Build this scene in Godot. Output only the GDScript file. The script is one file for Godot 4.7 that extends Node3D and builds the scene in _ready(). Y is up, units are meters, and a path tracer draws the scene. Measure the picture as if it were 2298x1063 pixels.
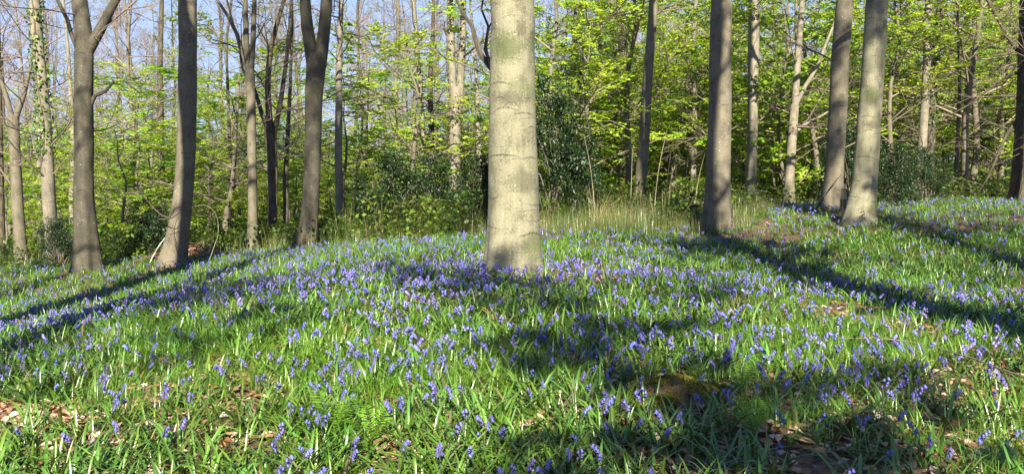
extends Node3D
# A beech wood in spring: bluebells under tall smooth trunks, sun behind the camera.

const SLOPE := [Vector3(-13.252, -21.5, 0.164), Vector3(-14.725, -23, -0.147), Vector3(-11.775, -20.5, 0.355), Vector3(-9.625, -18, 0.402), Vector3(-7.588, -18, -0.061), Vector3(-6.841, -21, -0.259), Vector3(-6.895, -23, -0.072), Vector3(-6.749, -24, 0.128), Vector3(-5.124, -20, -0.084), Vector3(-4.952, -23, 0.23), Vector3(-0.005, -9.4, 0.829), Vector3(3.723, -23, 0.557), Vector3(4.258, -16.5, -0.028), Vector3(7.45, -25, 0.258), Vector3(8.657, -25, 0.045), Vector3(7.994, -20, -0.063), Vector3(7.171, -16.5, 0.383), Vector3(12.794, -25, 0.011), Vector3(14.384, -26, 0.361), Vector3(14.577, -23, 0.432), Vector3(-7.368, -11.4, 0.187), Vector3(-7.362, -14.6, -0.098), Vector3(4.049, -9, -0.264), Vector3(4.081, -6.3, -0.005), Vector3(-2.154, -15.5, 0.23), Vector3(-1.33, -16, 0.275), Vector3(1.347, -16, 0.1), Vector3(2.238, -16, 0.006), Vector3(6.022, -18, 0.038), Vector3(9.024, -18, 0.259), Vector3(11.418, -19, 0.109), Vector3(-1.971, -27, 0.284), Vector3(-3.335, -20, 0.331), Vector3(0, 0, -0.121), Vector3(0, -2.5, -0.023), Vector3(2.2, -3.3, 0.035), Vector3(-2.2, -3.3, 0.255), Vector3(0, -4.5, 0.279), Vector3(4, 2, 0.132), Vector3(-4, 2, 0.366), Vector3(0, 5, 0.478), Vector3(8, 5, 0.478), Vector3(-8, 5, 0.478), Vector3(-8, -6, 0.105), Vector3(8, -4, 0.544), Vector3(-24, -36, -0.252), Vector3(-12, -36, -0.194), Vector3(0, -36, -0.001), Vector3(10, -36, 0.54), Vector3(20, -36, 0.607), Vector3(-24, -60, -0.451), Vector3(0, -60, -0.137), Vector3(24, -60, 0.666), Vector3(-14, -14, -0.15), Vector3(14, -14, 0.369), Vector3(-40, -60, -0.382), Vector3(40, -60, 0.5), Vector3(0, 20, 0.881), Vector3(-20, 10, 0.388), Vector3(20, 10, 0.29)]        # x, z and height of the gentle swells in the ground
const SUN := Vector3(0.032, 0.545, 0.838)

class Buf:
	var v := PackedVector3Array()
	var n := PackedVector3Array()
	var t := PackedVector2Array()
	var c := PackedColorArray()
	var i := PackedInt32Array()
	func tube(p: PackedVector3Array, r: PackedFloat32Array, sides: int, col: Color, len0 := 0.0) -> void:
		var a := Vector3.ZERO
		var first := v.size()
		var along := len0
		var last := p.size() - 1
		for j in p.size():
			var d := (p[mini(j + 1, last)] - p[maxi(j - 1, 0)]).normalized()
			if j == 0:
				a = d.cross(Vector3(0.31, 0.22, 0.93) if absf(d.z) < 0.8 else Vector3(1, 0, 0.1)).normalized()
			else:
				a = (a - d * a.dot(d)).normalized()
				along += p[j].distance_to(p[j - 1])
			var b := d.cross(a)
			for k in sides + 1:
				var th := TAU * k / sides
				var o := a * cos(th) + b * sin(th)
				v.append(p[j] + o * r[j])
				n.append(o)
				t.append(Vector2(float(k) / sides, along))
				c.append(col)
		var w := sides + 1
		for j in last:
			for k in sides:
				var q := first + j * w + k
				i.append_array([q, q + w, q + 1, q + 1, q + w, q + w + 1])
	func leaf(p: Vector3, d: Vector3, up: Vector3, l: float, w: float, col: Color, bend := 0.0) -> void:
		var s := d.cross(up).normalized()
		var m := up
		var q := v.size()
		var mid := p + d * l * 0.45
		v.append(p)
		v.append(mid - s * w * 0.5 - m * bend * l)
		v.append(p + d * l - m * bend * l * 2.0)
		v.append(mid + s * w * 0.5 - m * bend * l)
		for k in 4:
			n.append((m + s * (0.35 if k == 3 else (-0.35 if k == 1 else 0.0))).normalized())
			c.append(col)
		t.append_array([Vector2(0.5, 0), Vector2(0, 0.45), Vector2(0.5, 1), Vector2(1, 0.45)])
		i.append_array([q, q + 1, q + 2, q, q + 2, q + 3])
	func sheet(rows: Array, col: Color) -> void:      # rows of points, each the same length
		var first := v.size()
		var w: int = rows[0].size()
		for j in rows.size():
			for k in w:
				var du: Vector3 = rows[j][mini(k + 1, w - 1)] - rows[j][maxi(k - 1, 0)]
				var dv: Vector3 = rows[mini(j + 1, rows.size() - 1)][k] - rows[maxi(j - 1, 0)][k]
				v.append(rows[j][k])
				n.append(du.cross(dv).normalized() if du.cross(dv).length_squared() > 1e-16 else Vector3.UP)
				t.append(Vector2(float(k) / maxi(w - 1, 1), float(j) / maxi(rows.size() - 1, 1)))
				c.append(col)
		for j in rows.size() - 1:
			for k in w - 1:
				var q := first + j * w + k
				i.append_array([q, q + w, q + 1, q + 1, q + w, q + w + 1])
	func made() -> ArrayMesh:
		var m := ArrayMesh.new()
		var a := []
		a.resize(Mesh.ARRAY_MAX)
		a[Mesh.ARRAY_VERTEX] = v
		a[Mesh.ARRAY_NORMAL] = n
		a[Mesh.ARRAY_TEX_UV] = t
		a[Mesh.ARRAY_COLOR] = c
		a[Mesh.ARRAY_INDEX] = i
		m.add_surface_from_arrays(Mesh.PRIMITIVE_TRIANGLES, a)
		return m

var rng := RandomNumberGenerator.new()
var lumps := FastNoiseLite.new()
var patchy := FastNoiseLite.new()
var grid := PackedFloat32Array()
var M := {}
var used := {}

# ---------------------------------------------------------------- helpers
func numbered(called: String) -> String:
	var k: int = used.get(called, 0)
	used[called] = k + 1
	return called if k == 0 else "%s_%03d" % [called, k]

func tag(o: Node, label: String, category: String, group := "") -> void:
	o.set_meta("label", label)
	o.set_meta("category", category)
	if group:
		o.set_meta("group", group)

func thing(called: String, label: String, category: String, at: Vector3, group := "") -> Node3D:
	var o := Node3D.new()
	o.name = numbered(called)
	add_child(o)
	o.position = at
	tag(o, label, category, group)
	return o

func part(called: String, m: Mesh, mat: Material, to: Node, kind := "") -> MeshInstance3D:
	var o := MeshInstance3D.new()
	o.name = called
	o.mesh = m
	o.material_override = mat
	if to == self:
		o.name = numbered(called)
	to.add_child(o, true)
	if kind:
		o.set_meta("kind", kind)
	return o

func copy_of(o: Node3D, called: String, label: String, category: String, group: String) -> Node3D:
	var c: Node3D = o.duplicate()
	c.name = numbered(called)
	add_child(c)
	tag(c, label, category, group)
	return c

func many(called: String, m: Mesh, mat: Material, where: Array, tint: Array, to: Node = self) -> MultiMeshInstance3D:
	var mm := MultiMesh.new()
	mm.transform_format = MultiMesh.TRANSFORM_3D
	mm.use_colors = true
	mm.mesh = m
	mm.instance_count = where.size()
	for k in where.size():
		mm.set_instance_transform(k, where[k])
		mm.set_instance_color(k, tint[k])
	var o := MultiMeshInstance3D.new()
	o.name = numbered(called) if to == self else called
	o.multimesh = mm
	o.material_override = mat
	o.set_meta("kind", "stuff")
	to.add_child(o, true)
	return o

func f(a: float, b: float) -> float:
	return rng.randf_range(a, b)

func ball() -> Vector3:
	return Vector3(f(-1, 1), f(-1, 1), f(-1, 1))

func tone(col: Color, spread: float, hue := 0.0) -> Color:
	var k := 1.0 + f(-spread, spread)
	var h := f(-hue, hue)
	return Color(col.r * k * (1.0 + h), col.g * k, col.b * k * (1.0 - h))

func lin(r: float, g: float, b: float) -> Color:
	return Color(r, g, b).linear_to_srgb()

func mat(called: String, col: Color, rough: float, vertex := true) -> StandardMaterial3D:
	var m := StandardMaterial3D.new()
	m.resource_name = called
	m.albedo_color = col
	m.roughness = rough
	m.vertex_color_use_as_albedo = vertex
	M[called] = m
	return m

# ---------------------------------------------------------------- the lie of the land
func swell(x: float, z: float) -> float:
	var y := -0.9 + 0.045 * clampf(x, -30, 30) + 0.012 * clampf(z, -30, 0)
	for s in SLOPE:
		var e: float = ((x - s.x) * (x - s.x) + (z - s.y) * (z - s.y)) / 35.28
		if e < 12.0:
			y += s.z * exp(-e)
	return y

const GX := 60.0
const GZ := 100.0
func bake_ground() -> void:
	grid.resize(241 * 281)
	for j in 281:
		for i in 241:
			grid[j * 241 + i] = swell(-GX + i * 0.5, -GZ + j * 0.5)

func gy(x: float, z: float) -> float:
	var a := clampf((x + GX) * 2.0, 0.0, 239.99)
	var b := clampf((z + GZ) * 2.0, 0.0, 279.99)
	var i := int(a)
	var j := int(b)
	a -= i
	b -= j
	var q := j * 241 + i
	var y := lerpf(lerpf(grid[q], grid[q + 1], a), lerpf(grid[q + 241], grid[q + 242], a), b)
	return y + 0.035 * lumps.get_noise_2d(x * 60.0, z * 60.0)

func on(x: float, z: float) -> Vector3:
	return Vector3(x, gy(x, z), z)

func column_of(p: Vector3) -> float:       # how far right a place lies, seen from the path
	return p.x / maxf(0.5, -p.z)

# ---------------------------------------------------------------- textures
func bark_texture(w: int, h: int, sd: int, base: Color, dark: Color, pale: Color, creases: int, specks: int, relief: Image, fissure := 0.0) -> ImageTexture:
	var r := RandomNumberGenerator.new()
	r.seed = sd
	var big := FastNoiseLite.new()
	big.seed = sd
	big.frequency = 0.006
	big.fractal_octaves = 4
	var fine := FastNoiseLite.new()
	fine.seed = sd + 7
	fine.frequency = 0.045
	fine.fractal_octaves = 4
	var a := big.get_seamless_image(w, h).get_data()
	var b := fine.get_seamless_image(w, h).get_data()
	var st := FastNoiseLite.new()
	st.seed = sd + 11
	st.frequency = 0.03
	st.fractal_octaves = 3
	var s := st.get_seamless_image(w, h / 8 if fissure == 0.0 else h)
	s.resize(w * (1 if fissure == 0.0 else 4), h, Image.INTERPOLATE_CUBIC) if fissure == 0.0 else s.resize(w, h * 6, Image.INTERPOLATE_CUBIC)
	if fissure > 0.0:
		s = s.get_region(Rect2i(0, 0, w, h))
	var sd_ := s.get_data()
	var out := PackedByteArray()
	out.resize(w * h * 3)
	var hgt := PackedByteArray()
	hgt.resize(w * h)
	for k in w * h:
		var x := a[k] / 255.0
		var y := b[k] / 255.0
		var z := sd_[k] / 255.0
		var m := clampf((x - 0.5) * 0.9 + (y - 0.5) * 0.75 + (z - 0.5) * 0.5 * (1.0 - fissure), -1.0, 1.0)
		var q := clampf((z - 0.5) * 2.5, -1.0, 1.0) * fissure
		var cc := base.lerp(pale, m) if m > 0.0 else base.lerp(dark, -m)
		if q < 0.0:
			cc = cc.lerp(dark, minf(1.0, -q * 1.3))
		out[k * 3] = int(clampf(cc.r, 0, 1) * 255)
		out[k * 3 + 1] = int(clampf(cc.g, 0, 1) * 255)
		out[k * 3 + 2] = int(clampf(cc.b, 0, 1) * 255)
		hgt[k] = int(clampf(150.0 + (y - 0.5) * 70.0 + q * 90.0, 0, 255))
	for e in int(creases * 0.35):
		var cx := r.randi_range(0, w)
		var cy := r.randi_range(0, h)
		var rx := r.randf_range(0.04, 0.16) * w
		var ry := r.randf_range(0.012, 0.06) * h
		var to: Array = [[dark.r, dark.g, dark.b], [dark.r * 0.9, dark.g * 1.15, dark.b * 0.6], [pale.r, pale.g, pale.b]][e % 3]
		var most := r.randf_range(0.2, 0.55)
		for dy in range(-int(ry), int(ry) + 1):
			for dx in range(-int(rx), int(rx) + 1):
				var k := posmod(cy + dy, h) * w + posmod(cx + dx, w)
				var m := 1.0 - Vector2(dx / rx, dy / ry).length() + (b[k] / 255.0 - 0.5) * 1.6
				if m > 0.0:
					m = minf(1.0, m * 2.2) * most
					for ch in 3:
						out[k * 3 + ch] = int(lerpf(out[k * 3 + ch], to[ch] * 255.0, m))
	for e in creases:
		var cx := r.randi_range(0, w)
		var cy := r.randi_range(8, h - 8)
		var half := r.randi_range(w / 22, w / 6)
		var arch := r.randf_range(3, 38) * (-1.0 if r.randf() < 0.25 else 1.0)
		var thick := (r.randf_range(1.0, 2.6) if e % 5 < 3 else r.randf_range(3.0, 9.0)) * h / 1800.0
		var strong := r.randf_range(0.35, 1.0)
		for dx in range(-half, half):
			var u := float(dx) / half
			var yy := cy + arch * u * u + 3.0 * fine.get_noise_2d(cx + dx, e * 37.0) * 2.0
			var px := posmod(cx + dx, w)
			var fade := strong * (1.0 - u * u) * clampf(0.75 + 1.2 * fine.get_noise_2d((cx + dx) * 2.0, e * 91.0), 0, 1)
			for dy in range(-9, 10):
				var py := posmod(int(yy) + dy, h)
				var k := py * w + px
				var at := absf(dy - (yy - floorf(yy)))
				var dk := fade * clampf(1.0 - (at - thick * 0.5) / (1.3 + thick * 0.25), 0.0, 1.0)
				if dk > 0.0:
					for ch in 3:
						out[k * 3 + ch] = int(lerpf(out[k * 3 + ch], [dark.r, dark.g, dark.b][ch] * 255.0 * 0.8, dk * 0.9))
					hgt[k] = int(hgt[k] * (1.0 - 0.55 * dk))
				elif dy > 0 and fade > 0.0:
					hgt[k] = mini(255, hgt[k] + int(14.0 * fade))
	for e in specks:
		var px := r.randi_range(0, w - 1)
		var py := r.randi_range(0, h - 1)
		var rad := r.randf_range(0.6, 2.6)
		for dx in range(-3, 4):
			for dy in range(-4, 5):
				if dx * dx + dy * dy * 0.6 < rad * rad:
					var k := posmod(py + dy, h) * w + posmod(px + dx, w)
					for ch in 3:
						out[k * 3 + ch] = int(lerpf(out[k * 3 + ch], [228.0, 226.0, 214.0][ch], 0.7))
	if relief:
		relief.copy_from(Image.create_from_data(w, h, false, Image.FORMAT_L8, hgt))
	return ImageTexture.create_from_image(Image.create_from_data(w, h, false, Image.FORMAT_RGB8, out))

func bark(called: String, w: int, h: int, sd: int, base: Color, dark: Color, pale: Color, creases: int, specks: int, tall: float, fissure := 0.0, relief_cm := 0.8) -> void:
	var rel := Image.create(4, 4, false, Image.FORMAT_L8)
	var m := mat(called, Color.WHITE, 0.82)
	m.albedo_texture = bark_texture(w, h, sd, base.linear_to_srgb(), dark.linear_to_srgb(), pale.linear_to_srgb(), creases, specks, rel, fissure)
	m.heightmap_enabled = true
	m.heightmap_texture = ImageTexture.create_from_image(rel)
	m.heightmap_scale = relief_cm
	m.uv1_scale = Vector3(1, 1.0 / tall, 1)

func materials() -> void:
	bark("bark_great", 1024, 2048, 5, Color(0.176, 0.17, 0.108), Color(0.045, 0.043, 0.024), Color(0.245, 0.238, 0.165), 90, 480, 3.6)
	bark("bark_beech", 512, 1024, 17, Color(0.122, 0.108, 0.073), Color(0.046, 0.040, 0.026), Color(0.190, 0.175, 0.125), 40, 90, 3.0)
	bark("bark_dark", 512, 1024, 23, Color(0.055, 0.05, 0.033), Color(0.018, 0.016, 0.01), Color(0.12, 0.113, 0.08), 40, 60, 3.0)
	bark("bark_pale", 512, 1024, 29, Color(0.190, 0.171, 0.125), Color(0.068, 0.059, 0.038), Color(0.274, 0.258, 0.205), 40, 120, 2.5)
	bark("bark_rough", 512, 1024, 41, Color(0.091, 0.078, 0.050), Color(0.023, 0.018, 0.012), Color(0.152, 0.137, 0.087), 6, 20, 2.0, 0.9, 2.2)
	bark("bark_brown", 512, 512, 53, Color(0.110, 0.085, 0.061), Color(0.038, 0.027, 0.019), Color(0.167, 0.141, 0.106), 16, 30, 2.0)
	mat("twig_grey", Color.WHITE, 0.85)
	mat("stem", Color.WHITE, 0.6)
	var m := mat("leaf_spring", Color.WHITE, 0.5)
	m.backlight_enabled = true
	m.backlight = Color(1.0, 1.0, 1.0)
	m = mat("leaf_dark", Color.WHITE, 0.48)
	m = mat("blade", Color.WHITE, 0.32)
	m.metallic_specular = 0.55
	m.backlight_enabled = true
	m.backlight = Color(0.4, 0.4, 0.4)
	m = mat("petal", Color.WHITE, 0.5)
	m.backlight_enabled = true
	m.backlight = Color(0.5, 0.5, 0.5)
	mat("dry_leaf", Color.WHITE, 0.55)
	mat("moss", Color.WHITE, 0.95)
	var soil := mat("litter_ground", Color.WHITE, 0.95, false)
	var nt := NoiseTexture2D.new()
	var nz := FastNoiseLite.new()
	nz.noise_type = FastNoiseLite.TYPE_CELLULAR
	nz.cellular_return_type = FastNoiseLite.RETURN_CELL_VALUE
	nz.frequency = 0.045
	nz.fractal_octaves = 2
	nz.domain_warp_enabled = true
	nz.domain_warp_amplitude = 14.0
	nt.noise = nz
	nt.width = 1024
	nt.height = 1024
	nt.seamless = true
	var ramp := Gradient.new()
	ramp.offsets = PackedFloat32Array([0.0, 0.35, 0.7, 1.0])
	ramp.colors = PackedColorArray([lin(0.03, 0.018, 0.01), lin(0.075, 0.042, 0.022), lin(0.15, 0.085, 0.048), lin(0.26, 0.17, 0.105)])
	nt.color_ramp = ramp
	soil.albedo_texture = nt
	soil.uv1_triplanar = true
	soil.uv1_world_triplanar = true
	soil.uv1_scale = Vector3(0.55, 0.55, 0.55)
	var nb := NoiseTexture2D.new()
	nb.noise = nz
	nb.width = 1024
	nb.height = 1024
	nb.seamless = true
	soil.heightmap_enabled = true
	soil.heightmap_texture = nb
	soil.heightmap_scale = 1.5

# ---------------------------------------------------------------- trees
func smooth_spine(spine: Array, step: float) -> Array:   # Catmull-Rom through [place, radius] pairs
	var p := PackedVector3Array()
	var r := PackedFloat32Array()
	var e := spine.size() - 1
	for k in e:
		var a: Vector3 = spine[maxi(k - 1, 0)][0]
		var b: Vector3 = spine[k][0]
		var c: Vector3 = spine[k + 1][0]
		var d: Vector3 = spine[mini(k + 2, e)][0]
		var m := maxi(1, int(b.distance_to(c) / step))
		for s in m:
			var u := float(s) / m
			p.append(b.cubic_interpolate(c, a, d, u))
			r.append(lerpf(spine[k][1], spine[k + 1][1], u))
	p.append(spine[e][0])
	r.append(spine[e][1])
	return [p, r]

func trunk_shape(spine: Array, at: Vector3, sides: int, step: float, flare: float, lobes: int, sd: int, bumps := 0.035) -> ArrayMesh:
	var sm := smooth_spine(spine, step)
	var p: PackedVector3Array = sm[0]
	var r: PackedFloat32Array = sm[1]
	var b := Buf.new()
	var rows := []
	var a := Vector3(0, 0, 1)
	var nz := FastNoiseLite.new()
	nz.seed = sd
	nz.frequency = 0.9
	nz.fractal_octaves = 3
	var base_y := at.y
	for j in p.size():
		var d := (p[mini(j + 1, p.size() - 1)] - p[maxi(j - 1, 0)]).normalized()
		a = (a - d * a.dot(d)).normalized()
		var c := d.cross(a)
		var h := p[j].y - base_y
		var row := PackedVector3Array()
		for k in sides + 1:
			var th := TAU * (k % sides) / sides
			var o := a * cos(th) + c * sin(th)
			var fl := flare * exp(-maxf(h, -0.1) / float(0.26 if sides < 24 else 0.42)) * (0.7 + 0.5 * cos(lobes * th + sd) + 0.3 * cos((lobes + 2) * th + sd * 2.3))
			fl += flare * 0.22 * exp(-maxf(h, 0.0) / 0.9)
			var q := p[j] - at
			var rr := r[j] * (1.0 + fl) * (1.0 + bumps * 2.0 * nz.get_noise_3d(o.x * 0.9 + q.x, q.y * 0.55, o.z * 0.9 + q.z))
			row.append(q + o * rr)
		rows.append(row)
	b.sheet(rows, Color.WHITE)
	# texture runs round once and climbs in metres; join the normals at the seam
	var w := sides + 1
	var along := 0.0
	for j in rows.size():
		if j > 0:
			along += p[j].distance_to(p[j - 1])
		for k in w:
			b.t[j * w + k] = Vector2(float(k) / sides, -along)
		var nn := (b.n[j * w] + b.n[j * w + sides]).normalized()
		b.n[j * w] = nn
		b.n[j * w + sides] = nn
	return b.made()

# a branch and its side branches; o: kids per level, angle, ratio, wob, up, flat, col, draw (lowest level drawn), leaves
func branch(b: Buf, p: Vector3, d: Vector3, l: float, r: float, lvl: int, o: Dictionary, lf: Buf = null) -> void:
	var n: int = [2, 3, 4, 6, 7][lvl]
	var pts := PackedVector3Array([p])
	var rs := PackedFloat32Array([r])
	var q := p
	var dir := d
	for k in n:
		dir = (dir + ball() * o.wob + Vector3(0, o.up, 0)).normalized()
		q += dir * l / n
		pts.append(q)
		rs.append(r * lerpf(1.0, 0.35, (k + 1.0) / n))
	if lvl >= o.draw:
		b.tube(pts, rs, 3 if lvl < 2 else (4 if lvl == 2 else 6), o.col)
	if lf and lvl <= 1:
		var count: int = o.leaves if lvl == 0 else int(o.leaves * 0.6)
		for k in count:
			if f(0, 1) > o.full:
				continue
			var u := (k + f(0.2, 1.0)) / count * n
			var at := pts[mini(int(u), n - 1)].lerp(pts[mini(int(u) + 1, n)], u - int(u))
			if lumps.get_noise_3d(at.x * 30.0, at.y * 45.0, at.z * 30.0) < o.gap:
				continue
			var tw := (pts[n] - pts[0]).normalized()
			var sd := tw.cross(Vector3.UP).normalized() * (1.0 if k % 2 == 0 else -1.0)
			var dd := (tw * 0.6 + sd * 0.8 + ball() * 0.25).normalized()
			var up: Vector3 = (Vector3.UP * o.flat * 0.55 + ball() * 0.6 + Vector3(0, 0, 0.7)).normalized()
			up = (up - dd * up.dot(dd)).normalized()
			lf.leaf(at, dd, up, o.size * f(0.7, 1.25), o.size * f(0.5, 0.75), tone(o.leafcol, 0.22, 0.12), f(0.0, 0.12))
	if lvl == 0:
		return
	var kids: int = o.kids[lvl]
	for k in kids:
		var u := lerpf(0.22, 0.98, (k + f(0, 0.9)) / kids) * n
		var s := mini(int(u), n - 1)
		var at := pts[s].lerp(pts[s + 1], u - s)
		var dd := (pts[s + 1] - pts[s]).normalized()
		var side := dd.cross(Vector3.UP + ball() * (0.45 if o.flat > 0.5 else 1.6)).normalized() * (1.0 if k % 2 == 0 else -1.0)
		var an: float = o.angle * f(0.75, 1.2)
		var tt := u / n
		branch(b, at, dd * cos(an) + side * sin(an), l * o.ratio * f(0.7, 1.15) * (1.15 - 0.6 * tt), maxf(r * lerpf(0.62, 0.38, tt), o.thin), lvl - 1, o, lf)

func bare_style(col: Color) -> Dictionary:
	return {"kids": [0, 3, 4, 6, 6], "angle": 0.72, "ratio": 0.5, "wob": 0.2, "up": 0.05, "flat": 0.0, "col": col, "draw": 0, "leaves": 0, "full": 1.0, "size": 0.06, "leafcol": Color.WHITE, "thin": 0.003, "gap": -1.0}

func leafy_style(col: Color, leafcol: Color) -> Dictionary:
	return {"kids": [0, 6, 10, 8, 6], "angle": 0.85, "ratio": 0.45, "wob": 0.2, "up": 0.02, "flat": 1.0, "col": col, "draw": 1, "leaves": 12, "full": 0.92, "size": 0.082, "leafcol": leafcol, "thin": 0.003, "gap": -0.12}

# a tall tree far back in the wood, twigs and all
func tall_tree(sd: int, h: float, r: float, first: float, count: int, bare: Dictionary, bark_mat: Material, budding: float) -> Node3D:
	rng.seed = sd
	var o := Node3D.new()
	var sp := []
	var x := 0.0
	var z := 0.0
	for k in 10:
		sp.append([Vector3(x, h * k / 9.0 - (0.4 if k == 0 else 0.0), z), r * lerpf(1.0, 0.12, pow(k / 9.0, 1.2))])
		x += f(-0.2, 0.2)
		z += f(-0.2, 0.2)
	part("trunk", trunk_shape(sp, Vector3.ZERO, 10, 0.5, 0.5, 5, sd), bark_mat, o)
	var limbs := Buf.new()
	var twigs := Buf.new()
	var leaves := Buf.new()
	for k in count:
		var u := lerpf(first / h, 0.97, pow((k + f(0, 1)) / count, 0.85))
		var seg := mini(int(u * 9.0), 8)
		var p: Vector3 = sp[seg][0].lerp(sp[seg + 1][0], u * 9.0 - seg)
		var az := k * 2.4 + f(-0.5, 0.5)
		var rise := lerpf(0.25, 1.3, u) + f(-0.15, 0.25)
		var d := Vector3(cos(az), rise, sin(az)).normalized()
		var l := lerpf(4.6, 1.6, u) * f(0.75, 1.2) * h / 18.0
		branch(twigs, p, d, l, r * lerpf(0.32, 0.1, u), 3, bare, leaves if budding > 0.0 else null)
	part("branches", twigs.made(), M.twig_grey, o, "stuff")
	if leaves.v.size():
		part("leaves", leaves.made(), M.leaf_spring, o, "stuff")
	return o

# a slim drawn-up stem with thin side branches
func slim_tree(sd: int, h: float, r: float, col: Color, bark_mat: Material) -> Node3D:
	rng.seed = sd
	var o := Node3D.new()
	var sp := []
	var x := 0.0
	var z := 0.0
	var lx := f(-0.25, 0.25)
	for k in 10:
		sp.append([Vector3(x, h * k / 9.0 - (0.4 if k == 0 else 0.0), z), r * lerpf(1.0, 0.15, k / 9.0)])
		x += f(-0.15, 0.15) + lx * 0.4
		z += f(-0.15, 0.15)
	part("trunk", trunk_shape(sp, Vector3.ZERO, 9, 0.5, 0.4, 4, sd, 0.06), bark_mat, o)
	var st := bare_style(col)
	st.kids = [0, 3, 3, 5, 5]
	st.leaves = 3
	st.full = 0.45
	st.size = 0.06
	st.leafcol = Color(0.3, 0.36, 0.04)
	st.draw = 0
	var tw := Buf.new()
	var lf := Buf.new()
	for k in 22:
		var u := lerpf(0.1, 0.97, (k + f(0, 1)) / 22.0)
		var seg := mini(int(u * 9.0), 8)
		var p: Vector3 = sp[seg][0].lerp(sp[seg + 1][0], u * 9.0 - seg)
		var az := k * 2.4 + f(-0.9, 0.9)
		branch(tw, p, Vector3(cos(az), f(-0.1, 1.0), sin(az)).normalized(), f(0.8, 2.6), r * lerpf(0.3, 0.12, u), 3 if k % 3 == 0 else 2, st, lf)
	part("branches", tw.made(), M.twig_grey, o, "stuff")
	part("leaves", lf.made(), M.leaf_spring, o, "stuff")
	return o

# a young beech of the lower storey: level sprays of fresh leaves
func young_tree(sd: int, h: float, r: float, low: float, count: int, spread: float, leafcol: Color) -> Node3D:
	rng.seed = sd
	var o := Node3D.new()
	var sp := []
	var x := 0.0
	var z := 0.0
	for k in 8:
		sp.append([Vector3(x, h * k / 7.0 - (0.3 if k == 0 else 0.0), z), r * lerpf(1.0, 0.12, k / 7.0)])
		x += f(-0.18, 0.18)
		z += f(-0.18, 0.18)
	part("trunk", trunk_shape(sp, Vector3.ZERO, 8, 0.5, 0.4, 4, sd), M.bark_beech, o)
	var st := leafy_style(Color(0.19, 0.155, 0.115), leafcol)
	var tw := Buf.new()
	var lf := Buf.new()
	for k in count:
		var u := lerpf(low / h, 0.98, pow((k + f(0, 1)) / count, 0.9))
		var seg := mini(int(u * 7.0), 6)
		var p: Vector3 = sp[seg][0].lerp(sp[seg + 1][0], u * 7.0 - seg)
		var az := k * 2.4 + f(-0.9, 0.9)
		var d := Vector3(cos(az), f(0.15, 0.75) + 0.5 * u, sin(az)).normalized()
		st.leafcol = tone(leafcol, 0.25, 0.15)
		st.up = f(-0.09, 0.0)
		var v := (u - low / h) / (1.0 - low / h)
		branch(tw, p, d, spread * (0.45 + 0.55 * sin(PI * (0.2 + 0.75 * v))) * f(0.45, 1.25), r * lerpf(0.42, 0.15, u), 2, st, lf)
	part("branches", tw.made(), M.twig_grey, o, "stuff")
	part("leaves", lf.made(), M.leaf_spring, o, "stuff")
	return o

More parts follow.
